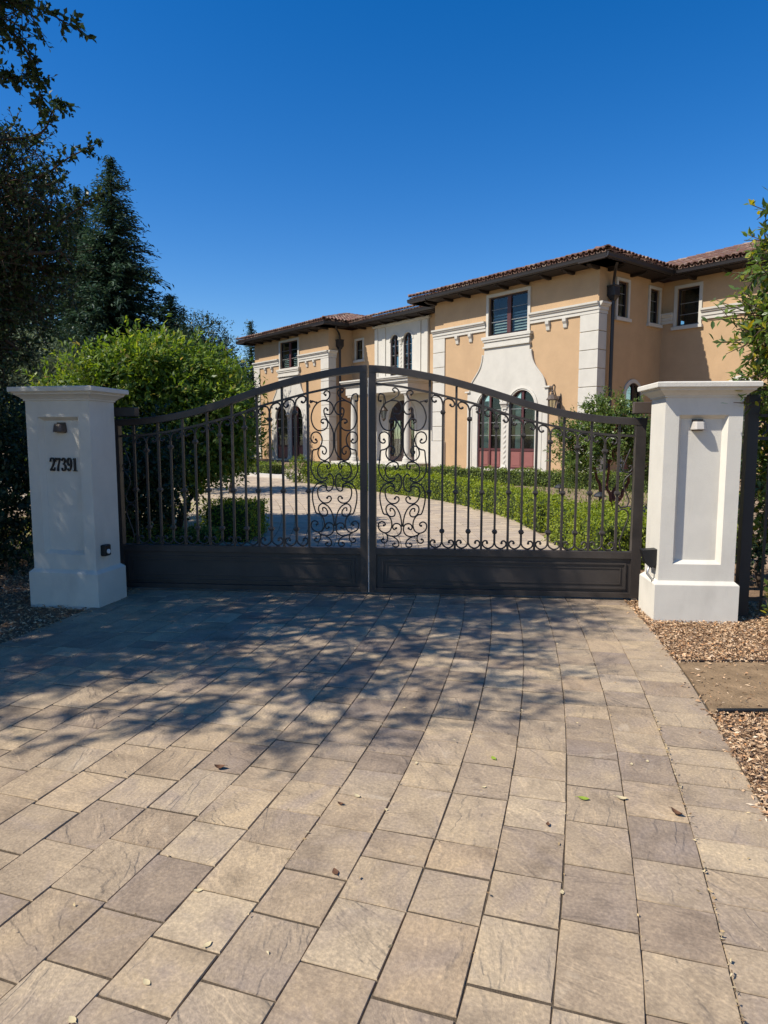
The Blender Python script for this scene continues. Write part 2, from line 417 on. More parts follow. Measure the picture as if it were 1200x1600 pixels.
EDGES = [R_OUT, 26.465] + [26.465 - .2506 * i for i in range(1, 60)]
LENS = [.19, .25, .25, .31, .31, .375]
pav = []       # (dist, poly corners)
for c in range(54):
    r1, r0 = EDGES[c], EDGES[c + 1]
    rm = .5 * (r0 + r1)
    inside = rm > R_IN
    s = rm * R(-24) - rnd.random() * .3
    while s < rm * R(60):
        L = rnd.choice(LENS if c else [.20, .265, .265, .2])
        A0, A1 = s / rm, (s + L) / rm
        s += L
        am = .5 * (A0 + A1)
        if not inside:
            if am < R(1.5): continue
            lim = R_IN - interp(am, [R(1), R(14), R(62)], [0, 4.5, 9])
            if rm < lim: continue
        x, y = arc(rm, am)
        if y < 1.0 or (y < 7 and abs(x) > .62 * y + 1.0): continue
        pav.append((math.hypot(x, y), r0, r1, A0, A1, x, y))
pav.sort()
def in_view(x, y):
    return abs(x) < .58 * (y + .25) and y > 1.3
def paver_mesh(mb, r0, r1, A0, A1, cheap):
    g = .0010 + rnd.random() * .0014
    if cheap: g *= 2.2
    rm = .5 * (r0 + r1); ga = 3.3 * g / rm
    dz = rnd.uniform(-.0012, .0028)
    j = (lambda: 0.) if cheap else (lambda: rnd.uniform(-.0020, .0020))
    R0, R1, B0, B1 = r0 + g, r1 - g, A0 + ga, A1 - ga
    pts = [(R0, B0), (.5 * (R0 + R1), B0), (R1, B0), (R1, .5 * (B0 + B1)), (R1, B1), (.5 * (R0 + R1), B1), (R0, B1), (R0, .5 * (B0 + B1))]
    pts = [(r + j(), b + j() / rm) for r, b in pts]
    cr, ca = .5 * (R0 + R1), .5 * (B0 + B1)
    tilt = (rnd.uniform(-.005, .005), rnd.uniform(-.005, .005))
    rings = []
    for z, ins in ((-.03, 0), (-.005, 0), (0.0, .0022)):
        ring = []
        for r, b in pts:
            rr = r - math.copysign(ins, r - cr) * (abs(r - cr) > .03)
            bb = b - math.copysign(ins / rm, b - ca) * (abs(b - ca) * rm > .03)
            x, y = arc(rr, bb)
            ring.append((x, y, zg(y) + z + dz + (rr - cr) * tilt[0] + (bb - ca) * rm * tilt[1]))
        rings.append(ring)
    mb.rings(rings)
rest = MB(); court = MB(); n_ind = 0
for d, r0, r1, A0, A1, x, y in pav:
    if n_ind < 298 and in_view(x, y):
        mb = MB(); paver_mesh(mb, r0, r1, A0, A1, False)
        mb.build('paver', M['paver'], driveway, fix=False); n_ind += 1
    else:
        paver_mesh(court if y > 7.2 else rest, r0, r1, A0, A1, y > 9)
rest.build('paving', M['paver'], driveway, fix=False, kind='stuff')
court.build('court_paving', M['paver_court'], driveway, fix=False, kind='stuff')

# planting beds either side of the drive in front of the gate, and the garden beyond
def strip(name, outer_off, inner_r, a_lo, a_hi, z, m, side, **k):
    mb = MB(); n = 40
    for i in range(n + 1):
        a = a_lo + (a_hi - a_lo) * i / n
        for r in ((inner_r, inner_r + outer_off) if side > 0 else (inner_r - outer_off, inner_r)):
            x, y = arc(r, a)
            mb.v.append((x, y, zg(y) + z))
    for i in range(n):
        mb.f.append((2 * i, 2 * i + 1, 2 * i + 3, 2 * i + 2))
    return mb.build(name, m, **k)
strip('planting_bed', 6, R_OUT + .012, R(-22), R(-3), -.022, M['mulch_base'], 1, kind='structure')
strip('planting_bed', 7, R_IN - .024, R(-22), R(-1), -.022, M['mulch_base'], -1, kind='structure')
strip('garden_bed', 9, R_OUT + .012, R(-2.9), R(40), -.026, M['soil'], 1, kind='structure')

def chips(name, pts, z0, lo, hi, m, parent=None, up=.35, **k):
    n = len(pts)
    pts = np.asarray(pts)
    c = np.column_stack([pts, z0 + nrg.random(n) * .02])
    L = nrg.uniform(lo, hi, n) * .5; W = L * nrg.uniform(.16, .42, n)
    a = nrg.uniform(0, 2 * np.pi, n)
    t = nrg.normal(0, up, n); u = nrg.normal(0, up, n)
    d = np.column_stack([np.cos(a), np.sin(a), t]); e = np.column_stack([-np.sin(a), np.cos(a), u])
    V = np.stack([c - d * L[:, None], c + e * W[:, None], c + d * L[:, None], c - e * W[:, None]], 1)
    V[:, 1, 2] += nrg.normal(0, .004, n); V[:, 3, 2] += nrg.normal(0, .004, n)
    return quads(name, V, m, parent, **k)
def polar_pts(n, rlo, rhi, alo, ahi, keep=lambda x, y: True):
    out = []
    while len(out) < n:
        r = rnd.uniform(rlo, rhi); a = rnd.uniform(alo, ahi)
        x, y = arc(r, a)
        if keep(x, y): out.append((x, y))
    return out
COVER = (2.0, 3.3, 3.86, 4.74)       # the earth coloured cover, x0 x1 y0 y1
def not_cover(x, y):
    inside = COVER[2] + .0 < y < COVER[3] and x > 1.9
    return not inside or rnd.random() < .06
chips('bark_mulch', polar_pts(44000, R_OUT - .015, R_OUT + 1.6, R(-15.5), R(-6.8), not_cover) + polar_pts(260, R_OUT - .16, R_OUT, R(-15.5), R(-6.8), lambda x, y: rnd.random() < max(.05, 1 - (R_OUT - math.hypot(x - CX, y - CY)) / .1)), -.012, .009, .040, M['mulch'], up=.22, label='brown bark mulch covering the bed right of the driveway', cat='mulch', kind='stuff')
chips('bark_mulch', polar_pts(14000, R_IN - 2.6, R_IN + .03, R(-14), R(-3)), -.012, .012, .05, M['mulch'], label='shaded bark mulch covering the bed left of the driveway', cat='mulch', kind='stuff')
lit = [( arc(26.465 + rnd.uniform(-.008, .008), R(rnd.uniform(-18.5, -13)))) for _ in range(150)]
lit += [arc(26.2144 - .2506 * rnd.randint(-1, 5) + rnd.uniform(-.006, .006), R(rnd.uniform(-18, -9))) for _ in range(90)]
lit += [(rnd.uniform(-2.2, 1.6), rnd.uniform(1.8, 6.3)) for _ in range(110)]
chips('leaf_litter', lit, .000, .008, .022, chip_material('litter', [(0, (.16, .09, .045)), (.4, (.45, .33, .17)), (.8, (.6, .5, .3)), (1, (.1, .06, .04))]), up=.15, label='tiny dry leaf bits lying in the paving joints', cat='leaf litter', kind='stuff')

# the flat earth-brown cover in the right bed, with its black steel edging
def on_edge(y, dr=.016):
    a = math.asin((y - CY) / (R_OUT + dr)); return arc(R_OUT + dr, a)[0]
y0c, y1c = COVER[2], COVER[3]
lf = [(on_edge(y0c + (y1c - y0c) * i / 8), y0c + (y1c - y0c) * i / 8) for i in range(9)]
cv = MB()
cv.plate([(3.4, y0c)] + [(3.4, y1c + .02)] + lf[::-1], [], -.004, -.06, lambda a, z, d: (a, z, d))
cov = cv.build('utility_cover', M['cover'], label='flat earth-brown cover set in the mulch right of the driveway', cat='cover')
MB().cbox(on_edge(y0c) + .03, 3.4, y0c - .030, y0c - .002, -.06, .018, .004).build('edging', M['black'], cov)
MB().cbox(on_edge(y1c) + .03, 3.4, y1c + .022, y1c + .034, -.06, .004, .003).build('edging', M['wood'], cov)

# ------------------------------------------------------------------ gate pillars
def pillar(loc, rho, w, d, label):
    """w x d base, root at the front-left corner of the base; local -y is the street side"""
    root = empty('gate_pillar', loc, -rho, label=label, cat='pillar')
    i = .035                                                   # shaft stands back from the base
    b = MB()
    def rect(k, z): return [(k, k, z), (w - k, k, z), (w - k, d - k, z), (k, d - k, z)]
    b.rings([rect(0, -.12), rect(0, .318), rect(.004, .324), rect(i - .002, .352)])
    b.build('base', M['pillar'], root)
    # shaft as a plate with a sunk panel on the front, plain on the rest
    s = MB()
    x0, x1, y0, y1, z0, z1 = i, w - i, i, d - i, .345, 1.975
    pa, pb, pz0, pz1 = x0 + .118, x1 - .118, .50, 1.80
    pi_, dep = .032, .050
    outer = [(x0, z0), (x1, z0), (x1, z1), (x0, z1)]
    hole = [(pa, pz0), (pb, pz0), (pb, pz1), (pa, pz1)]
    v = [(a, y0, z) for a, z in outer] + [(a, y0, z) for a, z in hole] + [(a, y0 + dep, z) for a, z in ((pa + pi_, pz0 + pi_), (pb - pi_, pz0 + pi_), (pb - pi_, pz1 - pi_), (pa + pi_, pz1 - pi_))] + [(a, y1, z) for a, z in outer]
    f = [(k, (k + 1) % 4, 4 + (k + 1) % 4, 4 + k) for k in range(4)] + [(4 + k, 4 + (k + 1) % 4, 8 + (k + 1) % 4, 8 + k) for k in range(4)]
    f += [(0, 3, 15, 12), (1, 13, 14, 2), (3, 2, 14, 15), (12, 15, 14, 13), (0, 12, 13, 1)]
    s.add(v, f)
    s.build('shaft', M['pillar'], root)
    p = MB(); p.add([(pa + pi_, y0 + dep, pz0 + pi_), (pb - pi_, y0 + dep, pz0 + pi_), (pb - pi_, y0 + dep, pz1 - pi_), (pa + pi_, y0 + dep, pz1 - pi_)], [(0, 1, 2, 3)])
    p.build('panel', M['pillar'], root)
    c = MB()
    def cr(o, z): return [(i - o, i - o, z), (w - i + o, i - o, z), (w - i + o, d - i + o, z), (i - o, d - i + o, z)]
    prof = [(-.002, 1.950), (.012, 1.952), (.014, 1.966), (.022, 1.970), (.034, 1.984), (.056, 2.000), (.070, 2.008), (.072, 2.020), (.080, 2.023), (.082, 2.030), (.101, 2.031), (.103, 2.036), (.104, 2.068), (.099, 2.075), (.0, 2.086)]
    c.rings([cr(o, z) for o, z in prof])
    c.build('cap', M['pillar'], root)
    return root, (x0, x1, y0, y1, dep, pa, pb)

RHO_R, RHO_L = R(4.9), R(11)
PW, PD = .715, .47
pr, dims = pillar((2.385, 5.867, 0), RHO_R, PW, PD, 'white stucco gate pillar standing in sunlight right of the gate')
LW = .735
pl_c = Vector((-2.703, 6.302, 0))
pl_loc = pl_c - Vector((math.cos(RHO_L), -math.sin(RHO_L), 0)) * LW
pl, dims_l = pillar(tuple(pl_loc), RHO_L, LW, PD, 'white stucco gate pillar in tree shade carrying the house number')

def pil_pt(loc, rho, x, y, z):
    return (loc[0] + x * math.cos(rho) + y * math.sin(rho), loc[1] - x * math.sin(rho) + y * math.cos(rho), z)

def wall_light(loc, rho, label, m, mtop):
    root = empty('wall_light', loc, -rho, label=label, cat='light', group='lights on the gate pillars')
    h = MB(); n = 9                                            # a quarter-round hood, wider at its foot
    rings = []
    for z, r, y in ((-.040, .056, .075), (-.034, .058, .078), (.022, .052, .066), (.030, .048, .060)):
        rings.append([(-r, .0, z)] + [(-r * math.cos(math.pi * k / n), -y * min(1, 1.35 * math.sin(math.pi * k / n)), z) for k in range(1, n)] + [(r, .0, z)])
    h.rings(rings); h.build('hood', m, root)
    t = MB(); t.rings([[(-.05 * math.cos(math.pi * k / n), -.063 * min(1, 1.35 * math.sin(math.pi * k / n)) + .0, z) for k in range(n + 1)] for z in (.031, .037)])
    t.build('hood_top', mtop, root)
    MB().box(-.036, .036, -.05, -.006, -.044, -.0395).build('lens', M['lamp_pale'], root)
    MB().box(-.045, .045, -.004, .004, -.05, .05).build('backplate', mtop, root)
    return root
Lr = pil_pt((2.385, 5.867), RHO_R, PW * .5 - .035, .035 + .050 - .004, 1.715)
wall_light(Lr, RHO_R, 'small pale hooded wall light on the sunlit right pillar', M['lamp_pale'], M['lamp_bronze'])
Ll = pil_pt(pl_loc, RHO_L, LW * .5 + .005, .035 + .050 - .004, 1.70)
wall_light(Ll, RHO_L, 'small dark bronze hooded wall light above the house number', M['lamp_bronze'], M['lamp_bronze'])

# house number 27391 in heavy serif digits
DIG = {
 '2': [[(.17, .70, .17), (.15, .80, .13), (.25, .92, .10), (.42, .955, .09), (.58, .88, .15), (.63, .72, .20), (.55, .52, .16), (.34, .28, .09), (.13, .10, .07)], [(.10, .085, .16), (.4, .10, .17), (.62, .075, .14)], [(.67, .02, .05), (.70, .27, .05)]],
 '7': [[(.12, .885, .19), (.4, .89, .17), (.72, .90, .15)], [(.10, .99, .05), (.10, .68, .05)], [(.70, .90, .07), (.52, .56, .10), (.40, .28, .16), (.36, .0, .21)]],
 '3': [[(.19, .74, .16), (.20, .86, .11), (.38, .955, .08), (.55, .86, .16), (.57, .73, .19), (.46, .57, .09), (.30, .52, .06)], [(.32, .52, .06), (.52, .46, .11), (.63, .28, .21), (.54, .10, .14), (.36, .03, .08), (.18, .10, .12), (.17, .24, .17)]],
 '9': [[(.40, .97, .07), (.24, .89, .14), (.16, .70, .20), (.22, .50, .15), (.38, .41, .07), (.52, .52, .08), (.58, .62, .1)], [(.40, .97, .07), (.55, .89, .14), (.64, .68, .21), (.61, .40, .20), (.50, .14, .12), (.34, .03, .08), (.20, .09, .12), (.19, .20, .15)]],
 '1': [[(.36, .0, .22), (.36, .96, .22)], [(.10, .025, .055), (.62, .025, .055)], [(.36, .93, .07), (.14, .86, .05)]],
}
def house_number():
    hgt = .128
    o = pil_pt(pl_loc, RHO_L, LW * .5 - .148 + .01, .035 + .050 - .003, 1.292)
    root = empty('house_number', o, -RHO_L, label='black serif house number 27391 on the shaded left pillar', cat='house number')
    x = 0.
    for ch, adv in (('2', .060), ('7', .061), ('3', .060), ('9', .060), ('1', .05)):
        mb = MB()
        for st in DIG[ch]:
            c = catmull(st, 4) if len(st) > 2 else [np.array(p, float) for p in st]
            pts = np.array(c)
            t = np.gradient(pts[:, :2], axis=0); t /= np.linalg.norm(t, axis=1)[:, None] + 1e-9
            nrm = np.column_stack([-t[:, 1], t[:, 0]])
            Lp = pts[:, :2] + nrm * pts[:, 2:3] * .5; Rp = pts[:, :2] - nrm * pts[:, 2:3] * .5
            rings = [[(x + l[0] * .078, 0, l[1] * hgt), (x + r[0] * .078, 0, r[1] * hgt), (x + r[0] * .078, -.016, r[1] * hgt), (x + l[0] * .078, -.016, l[1] * hgt)] for l, r in zip(Lp, Rp)]
            mb.rings(rings)
        mb.build('digit', M['black'], root)
        x += adv
house_number()

# small dark screw above the number, photo-eye on the left pillar, operator box on the right one
def side_sensor(loc, rz, label):
    root = empty('gate_sensor', loc, rz, label=label, cat='sensor')
    MB().cbox(-.045, .045, -.05, .0, -.055, .055, .008).build('body', M['black'], root)
    m = MB(); m.tube([(.0, -.05, -.01), (0, -.062, -.01)], .022, 10); m.build('eye', M['white_plastic'], root)
    return root
# on the gate-side face of the left pillar (local +x face)
p = pil_pt(pl_loc, RHO_L, LW - .035 + .001, .16, .53)
side_sensor(p, -RHO_L + R(90), 'black photo-eye sensor with white lens on the left pillar side')

def operator_box(loc, rz):
    root = empty('gate_operator', loc, rz, label='black hooded photo-eye bracket beside the right pillar near its base', cat='sensor')
    m = MB()
    m.plate([(-.075, .11), (.055, .12), (.055, -.02), (.01, -.05), (-.04, .0)], [], -.05, .05, lambda a, z, d: (a, d, z))
    m.build('hood', M['black'], root)
    t = MB(); t.tube([(.0, -.02, -.03), (-.02, -.03, -.10), (.03, -.03, -.16), (.035, -.02, -.42)], .012, 6); t.build('conduit', M['steel'], root, smooth=True)
    MB().cbox(.05, .085, -.03, .03, -.06, .06, .006).build('mount', M['lamp_bronze'], root)
    return root
p = pil_pt((2.385, 5.867), RHO_R, .035 - .055, .14, .50)
operator_box(p, -RHO_R)

# ------------------------------------------------------------------ the gate
G0 = (-.159, 6.888, 0.0)
GR = R(5.5)
TS = [0, .2, .415, .80, 1.17, 1.55, 1.80, 2.05, 2.35, 2.60, 2.72]
TZ = [2.328, 2.314, 2.282, 2.204, 2.098, 1.972, 1.902, 1.850, 1.812, 1.797, 1.795]
US = [0, .087, .35, .614, 1.075, 1.461, 1.771, 2.08, 2.35, 2.617, 2.72]
UZ = [2.155, 2.144, 2.110, 2.056, 1.938, 1.812, 1.734, 1.670, 1.636, 1.622, 1.620]
top_z = lambda s: interp(s, TS, TZ)
up_z = lambda s: interp(s, US, UZ)
SCROLLS = {
'big_c':[(0.087,2.052),(0.105,2.069),(0.093,2.088),(0.065,2.088),(0.042,2.064),(0.048,2.025),(0.076,2.0),(0.127,1.978),(0.177,1.953),(0.217,1.903),(0.24,1.836),(0.24,1.781),(0.218,1.72),(0.179,1.684),(0.14,1.679),(0.1,1.69),(0.072,1.72),(0.069,1.765),(0.094,1.793),(0.128,1.79),(0.138,1.765),(0.117,1.756)],
'ring':[(0.127,1.978),(0.088,1.978),(0.037,1.962),(0.01,1.92),(0.01,1.882),(0.032,1.848),(0.06,1.84),(0.091,1.848)],
'lens':[(0.069,1.887),(0.082,1.906),(0.102,1.895),(0.106,1.865),(0.091,1.82),(0.061,1.77),(0.033,1.726),(0.01,1.665),(0.007,1.614),(0.007,1.559),(0.011,1.486),(0.039,1.424),(0.079,1.388),(0.107,1.376),(0.147,1.391),(0.172,1.43),(0.172,1.475),(0.152,1.514),(0.124,1.522),(0.093,1.503),(0.084,1.469),(0.101,1.441),(0.124,1.452),(0.125,1.477)],
'ear':[(0.23,1.972),(0.252,1.98),(0.246,2.007),(0.221,2.016),(0.194,2.002),(0.182,1.969),(0.186,1.944)],
'side':[(0.196,1.589),(0.182,1.575),(0.191,1.556),(0.219,1.556),(0.244,1.581),(0.245,1.626),(0.224,1.656),(0.184,1.665),(0.148,1.642),(0.129,1.598),(0.135,1.547),(0.157,1.511),(0.191,1.489),(0.228,1.478),(0.236,1.424),(0.242,1.374),(0.25,1.298),(0.239,1.25),(0.21,1.201),(0.167,1.168),(0.125,1.164),(0.089,1.179),(0.076,1.2)],
'mid_c':[(0.079,1.318),(0.07,1.291),(0.046,1.309),(0.049,1.345),(0.082,1.365),(0.13,1.358),(0.17,1.322),(0.18,1.268),(0.167,1.225),(0.137,1.198),(0.101,1.195),(0.079,1.21)],
'waist':[(0.076,1.222),(0.052,1.242),(0.025,1.224),(0.011,1.182),(0.011,1.133),(0.028,1.088),(0.059,1.064),(0.086,1.079),(0.083,1.11)],
'vase':[(0.083,1.11),(0.101,1.14),(0.137,1.151),(0.18,1.141),(0.216,1.104),(0.235,1.056),(0.238,0.989),(0.226,0.916),(0.2,0.839),(0.169,0.83),(0.139,0.808),(0.118,0.768),(0.112,0.719),(0.127,0.67),(0.158,0.645),(0.195,0.643),(0.237,0.665),(0.255,0.702),(0.249,0.739),(0.218,0.757),(0.188,0.744),(0.182,0.723),(0.197,0.717)],
'inner':[(0.086,1.097),(0.101,1.116),(0.137,1.119),(0.174,1.092),(0.183,1.049),(0.171,0.995),(0.144,0.958),(0.108,0.942),(0.065,0.948),(0.038,0.975),(0.041,1.003),(0.065,1.012),(0.08,0.994)],
'spiral':[(0.127,0.86),(0.129,0.89),(0.102,0.89),(0.078,0.853),(0.087,0.817),(0.121,0.808),(0.151,0.826),(0.172,0.866),(0.169,0.909),(0.138,0.935),(0.108,0.93),(0.072,0.908),(0.041,0.865),(0.02,0.81),(0.009,0.748),(0.007,0.705)],
'low_c':[(0.066,0.69),(0.088,0.675),(0.103,0.7),(0.087,0.731),(0.054,0.738),(0.023,0.721),(0.011,0.68),(0.024,0.637),(0.06,0.61),(0.109,0.606),(0.152,0.618),(0.189,0.643)],
'foot_in':[(0.109,0.606),(0.067,0.582),(0.042,0.551),(0.039,0.514),(0.061,0.497),(0.092,0.502),(0.101,0.524),(0.082,0.533)],
'foot_out':[(0.176,0.636),(0.158,0.608),(0.157,0.571),(0.177,0.541),(0.208,0.541),(0.223,0.566),(0.204,0.578)],
}
KNOB_END = {'big_c': (0, -1), 'ear': (0,), 'side': (0,), 'mid_c': (0,), 'vase': (-1,), 'inner': (-1,), 'low_c': (0,), 'foot_in': (-1,), 'foot_out': (-1,), 'lens': (0,)}
ARM = [(0, 0), (-.004, .031), (-.019, .073), (-.055, .092), (-.094, .086), (-.113, .058), (-.103, .030), (-.082, .024), (-.072, .036)]
FOOT = [(0, .085), (-.004, .06), (-.020, .030), (-.063, .009), (-.104, .027), (-.118, .060), (-.100, .087), (-.074, .083), (-.072, .066)]

def gate_leaf(sg, label):
    root = empty('gate_leaf', G0, -GR, label=label, cat='gate', group='the two leaves of the driveway gate')
    P = lambda s, y, z: (sg * s, y, z)
    IR = M['iron']
    zb = .022
    # stiles
    for name, s0, s1, zt in (('meeting_stile', .010, .080, None), ('hinge_stile', 2.612, 2.706, None)):
        mb = MB(); c = .006
        rings = []
        z_in, z_out = top_z(s0) - .01, top_z(s1) - .01
        for z0_, z1_ in ((zb, zb), (z_in, z_out)):
            rings.append([P(s0, -.04, z0_), P(s1, -.04, z1_), P(s1, .04, z1_), P(s0, .04, z0_)])
        mb.rings(rings); mb.build(name, IR, root)
    # curved top rail, flat-sided
    mb = MB(); rings = []
    ss = list(np.linspace(.012, 2.712, 40))
    zs = [np.interp(s, TS, TZ) for s in ss]
    zs = np.convolve([zs[0]] * 2 + zs + [zs[-1]] * 2, [.1, .2, .4, .2, .1], 'valid')
    for s, z in zip(ss, zs):
        rings.append([P(s, -.045, z - .069), P(s, -.045, z - .006), P(s, -.038, z), P(s, .038, z), P(s, .045, z - .006), P(s, .045, z - .069)])
    mb.rings(rings); mb.build('top_rail', IR, root)
    mb = MB(); mb.rings([[P(s, -.011, up_z(s) - .011), P(s, -.011, up_z(s) + .011), P(s, .011, up_z(s) + .011), P(s, .011, up_z(s) - .011)] for s in np.linspace(.078, 2.614, 30)])
    mb.build('upper_rail', IR, root)
    def bx(name, s0, s1, y0, y1, z0, z1, m=IR, par=None):
        a, b = sorted((sg * s0, sg * s1))
        return MB().cbox(a, b, y0, y1, z0, z1, .003).build(name, m, par or root)
    bx('middle_rail', .080, 2.612, -.036, .036, .416, .486)
    bx('bottom_rail', .080, 2.612, -.036, .036, zb, .075)
    kp = bx('kick_panel', .080, 2.612, -.012, .012, .075, .416, M['iron_panel'])
    def frame(name, s0, s1, z0, z1, wd, y0):
        a, b = sorted((sg * s0, sg * s1))
        m = MB(); m.plate([(a, z0), (b, z0), (b, z1), (a, z1)], [[(a + wd, z0 + wd), (b - wd, z0 + wd), (b - wd, z1 - wd), (a + wd, z1 - wd)]], y0, -.0115, lambda a_, z_, d_: (a_, d_, z_))
        m.build(name, M['iron_panel'], kp)
    frame('moulding', .14, 2.57, .108, .372, .016, -.026)
    frame('moulding', .185, 2.522, .155, .325, .010, -.020)
    # balusters
    tall = [.617 + .2637 * i for i in range(8)]
    short = [.749 + .2637 * i for i in range(7)]
    def collar(s, z, par):
        m = MB(); c = [(.015, -.021), (.021, -.017), (.022, -.008), (.027, -.004), (.027, .004), (.022, .008), (.021, .017), (.015, .021)]
        m.rings([[P(s - r, -r, z + h), P(s + r, -r, z + h), P(s + r, r, z + h), P(s - r, r, z + h)] for r, h in c]); m.build('collar', IR, par)
    for s in tall:
        h = .0115
        m = MB(); zt = top_z(s) - .07
        m.rings([[P(s - h, -h, z), P(s + h, -h, z), P(s + h, h, z), P(s - h, h, z)] for z in (.48, zt)])
        b = m.build('baluster', IR, root); collar(s, 1.063, b)
    for s in short:
        h = .0105
        sl = (up_z(s + .1) - up_z(s - .1)) / .2
        zs0 = up_z(s) - .108
        m = MB(); m.rings([[P(s - h, -h, z), P(s + h, -h, z), P(s + h, h, z), P(s - h, h, z)] for z in (.555, zs0 + .01)])
        b = m.build('baluster', IR, root); collar(s, zs0 - .055, b); collar(s, .667, b)
        for q in (-1, 1):
            m = MB(); c = catmull([P(s - q * a, 0, zs0 + z + sl * (-q * a)) for a, z in ARM], 4)
            m.tube(c, .0085, 6); m.ball(tuple(c[-1]), .0135); m.build('scroll', IR, root, smooth=True)
            m = MB(); c = catmull([P(s - q * a, 0, .486 + z) for a, z in FOOT], 4)
            m.tube(c, .0085, 6); m.ball(tuple(c[-1]), .0135); m.build('scroll', IR, root, smooth=True)
    # scrollwork beside the meeting stile
    xc = .348
    for nm, pts in SCROLLS.items():
        for q in (-1, 1):
            m = MB(); kx = .965
            c = catmull([P(xc + q * a * kx, 0, z + (up_z(xc + q * a * kx) - up_z(xc) if z > 1.99 else 0)) for a, z in pts], 4)
            m.tube(c, .0072, 6)
            for e in KNOB_END.get(nm, ()): m.ball(tuple(c[e]), .0125)
            m.build('scroll', IR, root, smooth=True)
    for pts in ([(2.575, 1.50), (2.535, 1.39), (2.515, 1.31), (2.535, 1.27), (2.575, 1.275), (2.598, 1.31), (2.585, 1.335), (2.568, 1.325)],
                [(2.60, 1.265), (2.54, 1.21), (2.522, 1.14), (2.552, 1.06), (2.578, .99), (2.555, .935), (2.505, .925), (2.48, .95)],
                [(2.48, .875), (2.505, .905), (2.555, .895), (2.578, .835), (2.55, .74), (2.52, .65), (2.50, .56), (2.52, .49)]):
        m = MB(); m.tube(catmull([P(a, 0, z) for a, z in pts], 4), .0072, 6); m.build('scroll', IR, root, smooth=True)
    # hinge bracket reaching over to the pillar, lower pivot
    a, b = sorted((sg * 2.565, sg * 2.815))
    if sg > 0:
        MB().cbox(a, b, -.13, -.046, 1.835, 1.945, .006).build('hinge_bracket', M['lamp_bronze'], root)
    else:
        hb = MB(); hb.cbox(-2.60, -2.27, -.37, -.27, 1.815, 1.905, .006); hb.cbox(-2.68, -2.585, -.36, -.04, 1.825, 1.895, .004)
        hb.build('hinge_bracket', M['black_iron'], root)
    m = MB(); m.lathe([(.028, 0), (.03, .012), (.03, .05), (.02, .06), (.018, .085)], 10, (sg * 2.66, -.0, -.005)); m.build('pivot', M['steel'], root)
    if sg > 0:
        MB().box(.003, .0115, -.042, -.03, .03, 2.20).build('gap_strip', M['lamp_pale'], root)  # pale strip added to imitate the bright gap between the leaves
    return root
gate_leaf(-1, 'shaded left leaf of the dark bronze scrolled iron driveway gate')
gate_leaf(1, 'right leaf of the dark bronze iron gate, half in sunlight')

# ------------------------------------------------------------------ iron fence beyond the right pillar
def fence(loc, rz, n, label):
    root = empty('iron_fence', loc, rz, label=label, cat='fence')
    MB().cbox(-.045, .045, -.045, .045, -.1, 1.98, .006).build('post', M['black_iron'], root)
    for z in (.16, 1.60, 1.80):
        MB().box(.04, n * .16 + .1, -.014, .014, z - .014, z + .014).build('rail', M['black_iron'], root)
    for i in range(n):
        x = .165 + .16 * i
        MB().box(x - .010, x + .010, -.010, .010, .05, 1.60).build('baluster', M['black_iron'], root)
        m = MB(); c = catmull([(x - .16 + .075, 0, 1.70), (x - .16 + .055, 0, 1.68), (x - .16 + .045, 0, 1.715), (x - .16 + .075, 0, 1.745), (x - .16 + .12, 0, 1.72), (x - .16 + .125, 0, 1.665), (x - .16 + .085, 0, 1.625)], 4)
        m.tube(c, .008, 6); m.build('scroll', M['black_iron'], root, smooth=True)
    return root
fence((3.235, 6.02, 0), -R(8), 10, 'black iron fence with scrolls running from the right pillar')

# ------------------------------------------------------------------ the house
# local frame: x runs right along the facade, y goes into the house, z up; (0,0) is the right front corner
house = empty('house', (7.191, 23.316, ZB), math.atan2(-.7819, .6234), label='tan stucco two-storey villa with white stone trim and red tile roof', cat='house')
FRONT = lambda y: (lambda a, z, d: (a, y + d, z))          # faces -y
RIGHT = lambda x: (lambda a, z, d: (x - d, a, z))          # faces +x, a is y
LEFT = lambda x: (lambda a, z, d: (x + d, a, z))
def rect(a0, a1, z0, z1): return [(a0, z0), (a1, z0), (a1, z1), (a0, z1)]
def arch(a0, a1, z0, zs, n=14, rise=1.):
    r = .5 * (a1 - a0); c = .5 * (a0 + a1)
    return [(a0, z0), (a1, z0)] + [(c + r * math.cos(math.pi * k / n), zs + rise * r * math.sin(math.pi * k / n)) for k in range(n + 1)]
def part(name, m, mb, parent=None, **k):
    return mb.build(name, M[m], parent or house, **k)
HW = 6.93

def wall(outer, holes, mp, m='tan', th=.3):
    mb = MB(); mb.plate(outer, holes, 0, th, mp); return part('wall', m, mb)

